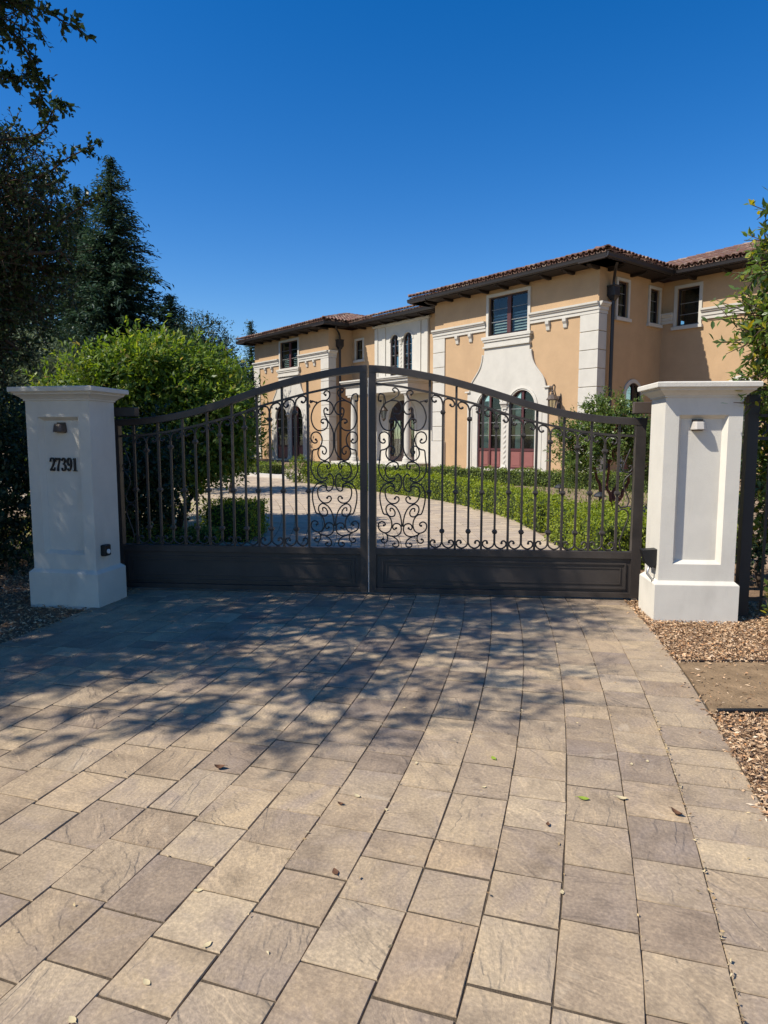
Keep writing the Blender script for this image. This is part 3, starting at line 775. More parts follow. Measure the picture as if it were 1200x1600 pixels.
def sash(mp, a0, a1, z0, z1, trim=.11, proud=.05, sill=True, cross=True, split=True, louvre=False, trim_m='white', mun=(.36, .68)):
    """rectangular window: white trim, dark frame, panes"""
    t = MB(); t.plate(rect(a0 - trim, a1 + trim, z0 - .03, z1 + trim), [rect(a0, a1, z0, z1)], -proud, .02, mp)
    w = part('window', trim_m, t)
    f = MB(); fw = .055
    f.plate(rect(a0 + .001, a1 - .001, z0 + .001, z1 - .001), [rect(a0 + fw, a1 - fw, z0 + fw, z1 - fw)], .06, .16, mp); part('frame', 'dark_frame', f, w)
    c = .5 * (a0 + a1)
    halves = [(a0 + fw, a1 - fw)]
    if split:
        m = MB(); m.plate(rect(c - .09, c + .09, z0 + fw, z1 - fw), [], .05, .15, mp); part('mullion', 'maroon', m, w)
        halves = [(a0 + fw, c - .09), (c + .09, a1 - fw)]
    for h0, h1 in halves:
        g = MB(); g.plate(rect(h0, h1, z0 + fw, z1 - fw), [], .10, .106, mp); part('pane', 'glass', g, w)
        for k in mun:
            zz = z0 + (z1 - z0) * k
            b = MB(); b.plate(rect(h0, h1, zz - .011, zz + .011), [], .085, .099, mp); part('muntin', 'muntin', b, w)
        if louvre:
            for k in range(7):
                zz = z0 + fw + .06 + k * .105
                b = MB(); b.add([mp(h0, zz, .20), mp(h1, zz, .20), mp(h1, zz + .075, .26), mp(h0, zz + .075, .26)], [(0, 1, 2, 3)]); part('louvre', 'shutter', b, w, fix=False)
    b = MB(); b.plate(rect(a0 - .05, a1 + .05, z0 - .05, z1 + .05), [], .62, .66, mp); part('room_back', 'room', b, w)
    if sill:
        s = MB(); s.plate(rect(a0 - trim - .05, a1 + trim + .05, z0 - .14, z0 - .032), [], -proud - .06, 0, mp); part('sill', trim_m, s, w)
    return w

def arched(mp, a0, a1, z0, zs, panel=.8, muntins=(1.35, 1.85, 2.35), dep=-.012, frame_m='maroon', ring=True, curtain=True):
    r = .5 * (a1 - a0); c = .5 * (a0 + a1)
    f = MB(); fw = .075
    inner = arch(a0 + fw, a1 - fw, max(z0, panel) + .05, zs)
    holes = [inner]
    if panel: holes = [inner, rect(a0 + fw, a1 - fw, z0 + .08, panel - .04)]
    f.plate(arch(a0 + .002, a1 - .002, z0 + .003, zs), holes, dep, dep + .08, mp)
    w = part('arched_window', frame_m, f)
    m = MB(); m.plate(rect(c - .05, c + .05, z0 + .08, zs + r - fw - .002), [], dep - .012, dep + .06, mp); part('mullion', frame_m, m, w)
    for q in (-1, 1):
        gp = [(a, z) for a, z in inner]
        half = [(max(a, c + .05), z) if q > 0 else (min(a, c - .05), z) for a, z in gp]
        g = MB(); g.plate(half, [], dep + .035, dep + .041, mp); part('pane', 'glass', g, w)
        for zz in muntins:
            e = r - fw if zz < zs else math.sqrt(max((r - fw) ** 2 - (zz - zs) ** 2, .01))
            b = MB(); h0, h1 = sorted((c + q * .05, c + q * (e - .004))); b.plate(rect(h0, h1, zz - .010, zz + .010), [], dep + .02, dep + .034, mp); part('muntin', 'muntin', b, w)
        if panel:
            h0, h1 = sorted((c + q * .05, c + q * (r - fw)))
            b = MB(); b.plate(rect(h0 + .002, h1 - .002, z0 + .082, panel - .042), [], dep + .03, dep + .05, mp); pn = part('panel', 'red_panel', b, w)
            b = MB(); b.plate(rect(h0 + .07, h1 - .07, z0 + .15, panel - .11), [], dep + .018, dep + .032, mp); part('raised_field', 'red_panel', b, pn)
        if curtain:
            # a hanging curtain drawn to the outer side: folded strip
            x_out, x_in = c + q * (r - fw - .02), c + q * (r * .48)
            n = 10; pts = []
            for k in range(n + 1):
                a = x_out + (x_in - x_out) * k / n
                pts.append((a, .22 + .035 * math.sin(k * 2.1)))
            ztop = zs + r * .45
            b = MB(); b.add([mp(a, z0 + .05, d) for a, d in pts] + [mp(a, ztop, d) for a, d in pts], [(k, k + 1, n + 2 + k, n + 1 + k) for k in range(n)]); part('curtain', 'curtain', b, w, fix=False)
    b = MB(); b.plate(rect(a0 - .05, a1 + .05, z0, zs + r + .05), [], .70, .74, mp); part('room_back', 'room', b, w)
    return w

def archivolt(mp, a0, a1, zs, w0, w1, d0, d1, z0=None):
    """raised moulding round an arch head (and down its jambs when z0 is given)"""
    r = .5 * (a1 - a0); c = .5 * (a0 + a1); n = 16
    def ring(k):
        p = [(c + (r + k) * math.cos(math.pi * i / n), zs + (r + k) * math.sin(math.pi * i / n)) for i in range(n + 1)]
        return [(c + r + k, z0)] + p + [(c - r - k, z0)] if z0 is not None else p
    A, B = ring(w0), ring(w1)
    m = MB(); rings = []
    for (a, b) in zip(A, B):
        rings.append([mp(a[0], a[1], d1), mp(a[0], a[1], d0), mp(b[0], b[1], d0 + .015), mp(b[0], b[1], d1)])
    m.rings(rings)
    return part('archivolt', 'white', m)

def twisted_column(mp, a, d, z0, z1, r=.085, turns=5.5):
    n, k = 12, 66; rings = []
    base = MB()
    hb = .18; hc = .26
    b = MB()
    for (za, zb_, ra, rb) in ((z0, z0 + .07, r * 1.75, r * 1.75), (z0 + .071, z0 + hb, r * 1.5, r * 1.05)):
        b.rings([[mp(a + s1 * rr, zz, d + s2 * rr) for s1, s2 in ((-1, -1), (1, -1), (1, 1), (-1, 1))] for zz, rr in ((za, ra), (zb_, rb))])
    m = MB()
    for i in range(k + 1):
        z = z0 + hb + (z1 - hc - z0 - hb) * i / k
        ph = turns * 2 * math.pi * i / k
        rings.append([mp(a + math.cos(t) * r * (1 + .20 * math.cos(2 * (t - ph))), z, d + math.sin(t) * r * (1 + .20 * math.cos(2 * (t - ph)))) for t in [2 * math.pi * j / n for j in range(n)]])
    m.rings(rings)
    col = part('twisted_column', 'white', m, smooth=True)
    part('base', 'white', b, col)
    c = MB()
    zc = z1 - hc
    for zz0, zz1, r0, r1 in ((zc, zc + .05, r * 1.35, r * 1.35), (zc + .051, zc + .19, r * 1.05, r * 1.9), (zc + .191, z1, r * 2.1, r * 2.1)):
        c.rings([[mp(a + s1 * rr, zz, d + s2 * rr) for s1, s2 in ((-1, -1), (1, -1), (1, 1), (-1, 1))] for zz, rr in ((zz0, r0), (zz1, r1))])
    part('capital', 'white', c, col)
    return col

def cornice(name, mp, a0, a1, z0, z1, prof, m='white'):
    """moulding of stepped courses; prof = [(z fraction 0..1, proud)]"""
    mb = MB()
    pts = [(.02, z0)] + [(-p, z0 + (z1 - z0) * t) for t, p in prof] + [(.02, z1)]
    mb.rings([[mp(a, z, d) for d, z in pts] for a in (a0, a1)])
    return part(name, m, mb)
STRING = [(.0, .055), (.30, .055), (.32, .085), (.62, .09), (.66, .13), (.78, .145), (.82, .175), (1., .18)]

def quoins(x0, x1, y0, y1, label=None):
    """stack of corner stones; base plinth is taller and prouder"""
    z = 0.
    for i, h in enumerate([1.12, .62, .62, .62, .62, .62, .62, .58]):
        if z + h > 5.46: h = 5.42 - z
        if h < .1: break
        e = .045 if i == 0 else 0
        m = MB(); m.cbox(x0 - e, x1 + e, y0 - e, y1, z + .008, z + h - .008, .012)
        part('quoin_stone', 'white', m); z += h

def facade_block(xr, tag_l):
    """one projecting two-storey bay; xr is its right edge, 8.05 m wide"""
    W = 8.05; xl = xr - W; c = xr - 3.97
    mp = FRONT(0)
    A1, A2 = (c - .82 - .65, c - .82 + .65), (c + .82 - .65, c + .82 + .65)
    wall(rect(xl, xr, 0, HW), [rect(c - .97, c + .97, 5.2, 6.66), arch(A1[0], A1[1], .03, 2.42), arch(A2[0], A2[1], .03, 2.42)], mp)
    sash(mp, c - .97, c + .97, 5.2, 6.66, trim=.12, sill=False, louvre=True)
    # stone surround that sweeps up to the window sill
    half = [(2.02, 0), (2.02, 3.05), (1.91, 3.05), (1.90, 3.12), (1.86, 3.28), (1.78, 3.45), (1.64, 3.62), (1.48, 3.80), (1.35, 3.98), (1.27, 4.16), (1.22, 4.36), (1.21, 4.50), (1.13, 4.50), (1.13, 4.72)]
    outl = [(c + a, z) for a, z in half] + [(c - a, z) for a, z in half[::-1]]
    s = MB(); s.plate(outl, [arch(A1[0] + .02, A1[1] - .02, .03, 2.42), arch(A2[0] + .02, A2[1] - .02, .03, 2.42)], -.075, .01, mp)
    sur = part('surround', 'white', s)
    for q in (-1, 1):
        pts = [(c + q * a, -.085, z) for a, z in half[2:12]]
        e = MB(); e.tube(catmull(pts, 3), .032, 6); part('edge_moulding', 'white', e, sur, smooth=True)
        a0, a1 = sorted((c + q * 1.86, c + q * 2.12))
        e = MB(); e.cbox(a0, a1, -.14, -.01, 3.055, 3.12, .008); part('ledge', 'white', e, sur)
        a0, a1 = sorted((c + q * 1.74, c + q * 1.78))
        e = MB(); e.box(a0, a1, -.095, -.07, .05, 2.45); part('jamb_bead', 'white', e, sur)
    for a0, a1 in (A1, A2):
        archivolt(mp, a0, a1, 2.42, -.03, .02, -.10, .02); archivolt(mp, a0, a1, 2.42, .022, .10, -.125, .0)
    for z0, z1, p, hw in ((5.045, 5.165, .17, 1.22), (4.96, 5.044, .14, 1.17), (4.80, 4.959, .10, 1.13), (4.725, 4.799, .15, 1.16)):
        e = MB(); e.cbox(c - hw, c + hw, -p, -.002, z0, z1, .01); part('sill', 'white', e, sur)
    e = MB(); e.cbox(c - 2.03, c + 2.03, -.10, .05, -.04, .06, .01); part('step', 'white', e, sur)
    for a0, a1 in (A1, A2): arched(mp, a0, a1, .05, 2.42)
    twisted_column(mp, c, -.02, .05, 2.62)
    # string course with its small corbels
    for a0, a1 in ((xl - .06, c - 1.10), (c + 1.10, xr + .06)):
        cornice('string_course', mp, a0, a1, 5.42, 5.79, STRING)
    for a in (c - 2.68, c - 1.92, c + 1.92, c + 2.66):
        b = MB(); b.rings([[(a - .075, -d, z), (a + .075, -d, z), (a + .075, .01, z), (a - .075, .01, z)] for z, d in ((5.07, .03), (5.10, .055), (5.22, .075), (5.30, .13), (5.415, .14))])
        part('corbel', 'white', b)
    quoins(xr - .69, xr + .05, -.05, .42)
    quoins(xl - .05, xl + .66, -.05, .42)
    cornice('string_course', RIGHT(xr), -.06, .46, 5.42, 5.79, STRING)
    # eave
    n = 9
    for i in range(n):
        x = xl + .05 + (W - .1) * i / (n - 1)
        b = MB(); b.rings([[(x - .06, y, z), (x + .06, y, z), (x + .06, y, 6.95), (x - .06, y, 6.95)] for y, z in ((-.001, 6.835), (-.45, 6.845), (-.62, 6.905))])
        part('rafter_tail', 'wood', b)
    return c

cR = facade_block(0., 'right')
XL = -16.15
cL = facade_block(XL, 'left')
# return walls and the recessed centre
mpR = RIGHT(0.)
wall(rect(0.301, 4.0, 0, HW), [rect(1.05, 1.68, 5.42, 6.62), rect(3.10, 3.73, 5.42, 6.62), arch(1.72, 2.72, .03, 2.72)], mpR)
sash(mpR, 1.05, 1.68, 5.42, 6.62, trim=.10, split=False)
sash(mpR, 3.10, 3.73, 5.42, 6.62, trim=.10, split=False)
arched(mpR, 1.72, 2.72, .05, 2.72, frame_m='dark_frame', curtain=False); archivolt(mpR, 1.72, 2.72, 2.72, -.01, .12, -.06, .0, z0=0.)
mpW = FRONT(4.0)
wall(rect(.0, 13., 0, HW), [rect(.58, 1.40, 5.30, 6.62), arch(2.52, 3.42, .03, 2.80), rect(5.5, 7.5, 5.3, 6.62)], mpW)
sash(mpW, .58, 1.40, 5.30, 6.62, trim=.11, split=False, mun=(.3, .6))
sash(mpW, 5.5, 7.5, 5.30, 6.62, trim=.11)
arched(mpW, 2.52, 3.42, .05, 2.80, curtain=False); archivolt(mpW, 2.52, 3.42, 2.80, -.01, .12, -.06, .0, z0=0.)
cornice('string_course', mpW, .0, .46, 5.42, 5.79, STRING); cornice('string_course', mpW, 1.52, 5.38, 5.42, 5.79, STRING)
wall(rect(.301, 1.5, 0, HW), [], RIGHT(XL))
wall(rect(.301, 9., 0, HW), [], LEFT(XL - 8.05))
wall(rect(.301, 1.5, 0, HW), [], LEFT(-8.05))
mpC = FRONT(1.5)
A1, A2 = (-12.83, -12.17), (-11.83, -11.17)
wall(rect(XL, -8.05, 0, HW), [rect(-15.76, -15.16, 5.36, 6.34), arch(A1[0], A1[1], 4.25, 5.96), arch(A2[0], A2[1], 4.25, 5.96), arch(-12.95, -10.95, .1, 2.1), rect(-9.1, -8.5, 5.36, 6.34)], mpC)
sash(mpC, -15.76, -15.16, 5.36, 6.34, trim=.10, split=False, mun=(.5,))
sash(mpC, -9.1, -8.5, 5.36, 6.34, trim=.10, split=False, mun=(.5,))
s = MB(); s.plate(rect(-14.06, -10.02, 4.0, 6.78), [arch(A1[0] + .01, A1[1] - .01, 4.24, 5.96), arch(A2[0] + .01, A2[1] - .01, 4.24, 5.96)], -.07, .01, mpC); cs = part('surround', 'white', s)
e = MB(); e.cbox(-14.16, -9.92, 1.33, 1.49, 6.76, 6.86, .01); part('cornice', 'white', e, cs)
for a in (-13.92, -13.3, -10.66, -10.16):
    e = MB(); e.cbox(a - .12, a + .12, 1.385, 1.44, 4.1, 6.70, .01); part('pilaster_strip', 'white', e, cs)
for a0, a1 in (A1, A2):
    archivolt(mpC, a0, a1, 5.96, .0, .09, -.10, .0)
    arched(mpC, a0, a1, 4.27, 5.96, panel=0, muntins=(4.8, 5.3, 5.75), frame_m='dark_frame', curtain=False)
twisted_column(mpC, -12.0, -.03, 4.27, 6.05, r=.07, turns=3.5)
# ground floor: white stone round the front door
s = MB(); s.plate(rect(-14.2, -9.6, 0, 3.5), [arch(-12.94, -10.96, .1, 2.1)], -.06, .01, mpC); part('door_surround', 'white', s)
archivolt(mpC, -12.95, -10.95, 2.1, .0, .13, -.10, .0, z0=.1)
dr = MB(); dr.plate(arch(-12.94, -10.96, .11, 2.1), [rect(-12.84, -12.02, .35, 2.1), rect(-11.88, -11.06, .35, 2.1)], .0, .08, mpC)
door = part('front_door', 'dark_frame', dr)
for a0, a1 in ((-12.84, -12.02), (-11.88, -11.06)):
    g = MB(); g.plate(rect(a0, a1, .35, 2.1), [], .035, .041, mpC); part('pane', 'glass', g, door)
    for k in range(4):
        x = a0 + (a1 - a0) * (k + .5) / 4
        b = MB(); b.tube(catmull([(x + .04 * math.sin(t * 2.2 + k), 1.5 + .012, .36 + t * .29) for t in range(7)], 3), .012, 5); part('grille_bar', 'black_iron', b, door)
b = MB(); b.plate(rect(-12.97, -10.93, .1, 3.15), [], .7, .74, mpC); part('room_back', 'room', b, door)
for a in (-12.1, -11.8):
    h = MB(); h.tube([(a, 1.47, .95), (a, 1.46, 1.2)], .018, 6); part('handle', 'steel', h, door)
# portico
PY = -.2
def rbox(name, m, x0, x1, y0, y1, z0, z1, c=.01, parent=None):
    mb = MB(); mb.cbox(x0, x1, y0, y1, z0, z1, c); return part(name, m, mb, parent)
por = rbox('portico', 'white', -14.5, -9.7, PY + .1, 1.42, 3.36, 3.74)
for z0, z1, o in ((3.741, 3.80, .05), (3.801, 3.93, .11), (3.931, 3.99, .19), (3.991, 4.07, .23)):
    rbox('cornice', 'white', -14.5 - o, -9.7 + o, PY + .1 - o, 1.41, z0, z1, .012, por)
for x in (-14.15, -10.0):
    for yy in (PY + .35,):
        cm = MB(); r = .17
        cm.lathe([(r * 1.0, .42), (r * 1.02, .6), (r * 1.0, 1.3), (r * .93, 2.3), (r * .84, 3.1), (r * .88, 3.12), (r * .92, 3.15)], 18, (x, yy, 0))
        col = part('column', 'white', cm, por, smooth=True)
        cb = MB(); cb.lathe([(r * 1.45, .13), (r * 1.45, .24), (r * 1.3, .26), (r * 1.35, .32), (r * 1.1, .36), (r * 1.03, .43)], 18, (x, yy, 0)); cb.box(x - r * 1.6, x + r * 1.6, yy - r * 1.6, yy + r * 1.6, -.05, .131); part('base', 'white', cb, col)
        cc = MB(); cc.lathe([(r * .9, 3.14), (r * 1.2, 3.24), (r * 1.25, 3.27)], 18, (x, yy, 0)); cc.box(x - r * 1.35, x + r * 1.35, yy - r * 1.35, yy + r * 1.35, 3.268, 3.362); part('capital', 'white', cc, col)
rbox('step', 'white', -14.9, -9.3, -.75, 1.43, -.06, .10, .01, por)
rbox('step', 'white', -15.1, -9.1, -1.15, -.751, -.06, .01, .01, por)
# downspouts with conductor heads
def downspout(x, y, zt, ox):
    d = MB(); d.tube([(x, y, 6.0), (x, y, .0)], .062, 8); o = part('downspout', 'gutter', d)
    h = MB(); h.rings([[(x - k, y - k, z), (x + k, y - k, z), (x + k, y + k, z), (x - k, y + k, z)] for z, k in ((5.86, .07), (5.98, .12), (6.02, .15), (6.30, .15), (6.33, .17), (6.36, .17))]); part('conductor_head', 'gutter', h, o)
    g = MB(); g.tube(catmull([(x, y, 6.36), (x, y, 6.5), (x + .1, y - .12, 6.66), (x + .35, y - .45, 6.82), (x + .5, y - .6, 6.98)], 3), .05, 8); part('offset_pipe', 'gutter', g, o, smooth=True)
downspout(.16, .58, 6.3, 1)
downspout(XL + .16, .60, 6.3, 1)

# roofs: each a hipped box with barrel tiles
OV = .8
ZE = 7.155
P_LOW, P_WING = math.tan(R(16.)), math.tan(R(17.2))
tile_me = None
def tile_mesh(mb, org, du, dv, dn, L=.46, r0=.100, r1=.084):
    """half-barrel cover tile lying up the slope dv, opening to dn"""
    n = 5; rings = []
    for t, r in ((0., r0), (1., r1)):
        rings.append([tuple(org + dv * (L * t) + du * (r * math.cos(math.pi * k / n)) + dn * (r * .8 * math.sin(math.pi * k / n) + .012 * (1 - t))) for k in range(n + 1)])
    inner = [tuple(org + du * (r0 * .80 * math.cos(math.pi * k / n)) + dn * (r0 * .62 * math.sin(math.pi * k / n))) for k in range(n + 1)]
    v = rings[0] + rings[1] + inner
    f = [(k, k + 1, n + 2 + k, n + 1 + k) for k in range(n)] + [(k, 2 * n + 2 + k, 2 * n + 3 + k, k + 1) for k in range(n)]
    mb.add(v, f)
tm = MB(); tile_mesh(tm, Vector((0, 0, 0)), Vector((1, 0, 0)), Vector((0, 1, 0)), Vector((0, 0, 1)))
tile_me = bpy.data.meshes.new('tile'); tile_me.from_pydata(tm.v, [], tm.f); tile_me.materials.append(M['tile'])
TILES = [0]
def hip_roof(x0, x1, y0, y1, PITCH, own=(), slopes='FRLB', maxrow=99, open_right=False, open_left=False):
    """x0..y1 is the eave line; ridge along the longer side"""
    w, d = x1 - x0, y1 - y0
    h = .5 * min(w, d)
    zr = ZE + h * PITCH
    if w >= d: ra, rb = Vector((x0 + (0 if open_left else h), y0 + h, zr)), Vector((x1 - (0 if open_right else h), y0 + h, zr))
    else: ra, rb = Vector((x0 + h, y0 + h, zr)), Vector((x0 + h, y1 - h, zr))
    c = [Vector((x0, y0, ZE)), Vector((x1, y0, ZE)), Vector((x1, y1, ZE)), Vector((x0, y1, ZE))]
    mb = MB()
    v = [tuple(p) for p in c] + [tuple(ra), tuple(rb)]
    if w >= d: f = [(0, 1, 5, 4), (1, 2, 5), (2, 3, 4, 5), (3, 0, 4)]
    else: f = [(0, 1, 4), (1, 2, 5, 4), (2, 3, 5), (3, 0, 4, 5)]
    mb.add(v, f)
    roof = part('roof', 'roof_base', mb)
    sp = .215; ex = .37
    stuff = MB()
    polys = {'F': f[0], 'R': f[1], 'B': f[2], 'L': f[3]}
    for key in slopes:
        poly = [Vector(v[i]) for i in polys[key]]
        e0, e1 = poly[0], poly[1]
        du = (e1 - e0).normalized()
        dn = (poly[1] - poly[0]).cross(poly[-1] - poly[0]).normalized()
        dv = dn.cross(du).normalized()
        Lu = (e1 - e0).length
        P2 = [((p - e0).dot(du), (p - e0).dot(dv)) for p in poly]
        vmax = max(p[1] for p in P2)
        row = 0
        while row * ex < vmax and row < maxrow:
            t = row * ex
            # left/right limits at this height
            def lim(t):
                xs_ = []
                m = len(P2)
                for i in range(m):
                    (a, b), (c2, d2) = P2[i], P2[(i + 1) % m]
                    if abs(d2 - b) > 1e-6 and min(b, d2) - 1e-6 <= t <= max(b, d2) + 1e-6: xs_.append(a + (c2 - a) * (t - b) / (d2 - b))
                return (min(xs_), max(xs_)) if xs_ else (1, 0)
            u0, u1 = (0, Lu) if row == 0 else lim(t)
            k = math.ceil((u0 + .05) / sp)
            while k * sp < u1 - .05:
                lift = .0 if row else .0
                org = e0 + du * (k * sp + rnd.uniform(-.008, .008)) + dv * (t - .07 + rnd.uniform(-.012, .012)) + dn * (.05 + rnd.uniform(0, .014))
                if key in own and row < own[key] and TILES[0] < 296:
                    o = bpy.data.objects.new('tile', tile_me); COL.objects.link(o); o.parent = roof
                    mt = Matrix((du, dv, dn)).transposed().to_4x4(); mt.translation = org
                    o.matrix_local = mt; TILES[0] += 1
                else:
                    tile_mesh(stuff, org, du, dv, dn)
                if row == 0:                                   # booster tile under the eave course
                    tile_mesh(stuff, org + du * sp * .5 - dn * .03, du, dv, -dn, r0=.08, r1=.075)
                k += 1
            row += 1
    # hip and ridge caps
    lines = [(c[0], ra if w >= d else ra), (c[1], rb if w >= d else ra), (ra, rb)]
    for p, q in lines:
        dv = (q - p).normalized(); n = int((q - p).length / .36)
        up = Vector((0, 0, 1)); du = dv.cross(up).normalized(); dn = du.cross(dv).normalized()
        for i in range(n):
            tile_mesh(stuff, p + dv * (.36 * i) + dn * .06, du, dv, dn, L=.44, r0=.125, r1=.105)
    part('tiles', 'tile', stuff, roof, fix=False, kind='stuff')
    return roof
hip_roof(-8.05 - OV, OV, -OV, 13., P_LOW, own={'F': 3}, slopes='FR', maxrow=26)
hip_roof(XL - 8.05 - OV, XL + OV, -OV, 13., P_LOW, slopes='FR', maxrow=26)
hip_roof(XL + OV - 2.5, -8.05 - OV + 2.5, 1.5 - OV, 12., P_LOW, own={'F': 2}, slopes='F', maxrow=26)
hip_roof(OV - 5.2, 14.5, 4.0 - OV, 15., P_WING, own={'F': 5}, slopes='F', maxrow=30)
# soffits, fascia and gutters along every eave
def eave_run(p, q, out):
    """p->q along the wall face; out = outward unit (x,y)"""
    ox, oy = out
    dx, dy = (q[0] - p[0]), (q[1] - p[1]); L = math.hypot(dx, dy); tx, ty = dx / L, dy / L
    def pt(t, o, z): return (p[0] + tx * t + ox * o, p[1] + ty * t + oy * o, z)
    e = OV
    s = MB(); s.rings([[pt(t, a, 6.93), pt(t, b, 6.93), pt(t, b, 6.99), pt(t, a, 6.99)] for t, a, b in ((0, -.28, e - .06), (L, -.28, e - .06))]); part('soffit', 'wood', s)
    g = MB(); g.rings([[pt(t, e - .058, 6.955), pt(t, e - .01, 6.945), pt(t, e + .045, 6.985), pt(t, e + .06, 7.06), pt(t, e + .075, 7.10), pt(t, e - .058, 7.10)] for t in (0, L)]); part('gutter', 'gutter', g)
eave_run((-8.05 - OV, 0), (OV, 0), (0, -1))
eave_run((0, -OV - .04), (0, 4.0 - OV), (1, 0))
eave_run((-8.05, -OV - .04), (-8.05, 1.5 - OV), (-1, 0))
eave_run((OV + .06, 4.0), (14., 4.0), (0, -1))
eave_run((XL - 8.05 - OV, 0), (XL + OV, 0), (0, -1))
eave_run((XL, -OV - .04), (XL, 1.5 - OV), (1, 0))
eave_run((XL - 8.05, -OV - .04), (XL - 8.05, 9.), (-1, 0))
eave_run((XL + OV + .06, 1.5), (-8.05 - OV - .06, 1.5), (0, -1))
for x in np.linspace(XL + 1.2, -9.2, 7):
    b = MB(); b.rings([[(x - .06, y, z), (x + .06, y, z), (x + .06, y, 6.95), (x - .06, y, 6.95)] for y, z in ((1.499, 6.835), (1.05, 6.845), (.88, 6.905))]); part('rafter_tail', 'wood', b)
for x in np.linspace(1.2, 11, 9):
    b = MB(); b.rings([[(x - .06, y, z), (x + .06, y, z), (x + .06, y, 6.95), (x - .06, y, 6.95)] for y, z in ((3.999, 6.835), (3.55, 6.845), (3.38, 6.905))]); part('rafter_tail', 'wood', b)
for y in np.linspace(.5, 3.2, 3):
    b = MB(); b.rings([[(x, y - .06, z), (x, y + .06, z), (x, y + .06, 6.95), (x, y - .06, 6.95)] for x, z in ((.001, 6.835), (.45, 6.845), (.62, 6.905))]); part('rafter_tail', 'wood', b)

# lanterns (hung on the house, things of their own)
HM = Matrix.Translation((7.191, 23.316, ZB)) @ Matrix.Rotation(math.atan2(-.7819, .6234), 4, 'Z')
def lantern(lp, label, hang):
    root = empty('lantern', tuple(HM @ Vector(lp)), math.atan2(-.7819, .6234), label=label, cat='lantern')
    g = MB(); g.lathe([(.09, -.30), (.15, .08)], 6); g.build('lamp_glass', M['glass'], root)
    f = MB()
    for k in range(6):
        a = 2 * math.pi * k / 6; f.tube([(.092 * math.cos(a), .092 * math.sin(a), -.30), (.153 * math.cos(a), .153 * math.sin(a), .08)], .012, 4)
    f.lathe([(.02, -.44), (.05, -.40), (.07, -.36), (.105, -.33), (.10, -.295)], 8); f.build('frame', M['lamp_bronze'], root)
    r = MB(); r.lathe([(.21, .06), (.215, .09), (.17, .15), (.10, .24), (.05, .27), (.055, .31), (.03, .34), (.045, .38), (.015, .43)], 10); r.build('lamp_cap', M['lamp_bronze'], root)
    b = MB()
    if hang:
        b.tube([(0, 0, .42), (0, 0, .85)], .014, 5)
    else:
        b.tube(catmull([(0, 0, .42), (0, -.02, .52), (0, .06, .60), (0, .13, .54), (0, .12, .40), (0, .22, .18), (0, .34, .02), (0, .36, -.22)], 4), .024, 6)
        b.cbox(-.08, .08, .335, .365, -.30, .22, .01)
    b.build('bracket', M['lamp_bronze'], root)
    return root
lantern((-1.52, -.37, 2.52), 'bronze wall lantern with curled bracket right of the arched windows', False)
lantern((-12.25, .55, 2.50), 'dark lantern hanging under the portico before the front door', True)

# ------------------------------------------------------------------ plants
def unit(n):
    d = nrg.normal(size=(n, 3)); return d / np.linalg.norm(d, axis=1)[:, None]

def leaf_quads(c, d, nrm, L, W, fold=.15):
    """c centre, d direction, nrm rough normal -> (N,4,3)"""
    s = np.cross(d, nrm); s /= np.linalg.norm(s, axis=1)[:, None] + 1e-9
    n2 = np.cross(s, d)
    L = L[:, None]; W = W[:, None]
    up = n2 * W * fold
    return np.stack([c - d * L * .5, c - d * L * .05 + s * W * .5 + up, c + d * L * .5, c - d * L * .05 - s * W * .5 + up], 1)

def crown(name, parent, blobs, per, cr, L, W, m, keep=None, shell=.35, droop=.0, keep_leaf=None, stems=None, **k):
    """leafy sprigs spread through ellipsoids: each clump holds a few twigs, leaves sit along the twigs"""
    cs = []
    for (cx, cy, cz, rx, ry, rz, n) in blobs:
        d = unit(n); r = (shell + (1 - shell) * nrg.random(n) ** .6)
        c = np.array([cx, cy, cz]) + d * np.array([rx, ry, rz]) * r[:, None]
        if keep is not None: c = c[[keep(*q) for q in c]]
        ctr = np.array([cx, cy, cz]); o = (c - ctr) / np.array([rx, ry, rz]); cs.append(np.column_stack([c, o]))
    cs = np.concatenate(cs); c, o = cs[:, :3], cs[:, 3:]
    tw = max(2, int(round(per / 11)))
    C = np.repeat(c, tw, axis=0); O = np.repeat(o, tw, axis=0); T = len(C)
    td = unit(T) * .85 + O * .75 + np.array([0, 0, .12 - droop]); td /= np.linalg.norm(td, axis=1)[:, None]
    tl = nrg.uniform(.55, 1.35, T) * cr * 2.1
    start = C - td * tl[:, None] * .25 + nrg.normal(size=(T, 3)) * cr * .35
    nl = nrg.integers(8, 15, T)
    S = np.repeat(start, nl, axis=0); D = np.repeat(td, nl, axis=0); Ln = np.repeat(tl, nl); OO = np.repeat(O, nl, axis=0); CC = np.repeat(C, nl, axis=0)
    n = len(S)
    t = nrg.uniform(.08, 1.05, n)
    d = D * .7 + unit(n) * .85; d /= np.linalg.norm(d, axis=1)[:, None]
    ln = nrg.uniform(.65, 1.2, n) * L * (1.1 - .35 * t)
    p = S + D * (Ln * t)[:, None] + d * ln[:, None] * .55
    nr = unit(n) * .6 + np.array([0, 0, .7]) + OO * .6
    if keep_leaf is not None:
        ok = np.array([keep_leaf(*q) for q in p]); p, d, nr, ln, CC = p[ok], d[ok], nr[ok], ln[ok], CC[ok]
    wd = ln / L * W * nrg.uniform(.8, 1.15, len(ln))
    ob = quads(name, leaf_quads(p, d, nr, ln, wd), m, parent, **k)
    if stems is not None:
        for a_, b_ in zip(start, start + td * tl[:, None]):
            if keep_leaf is None or keep_leaf(*b_): stems.tube([a_, b_], [.006, .003], 3)
    return ob, p, CC

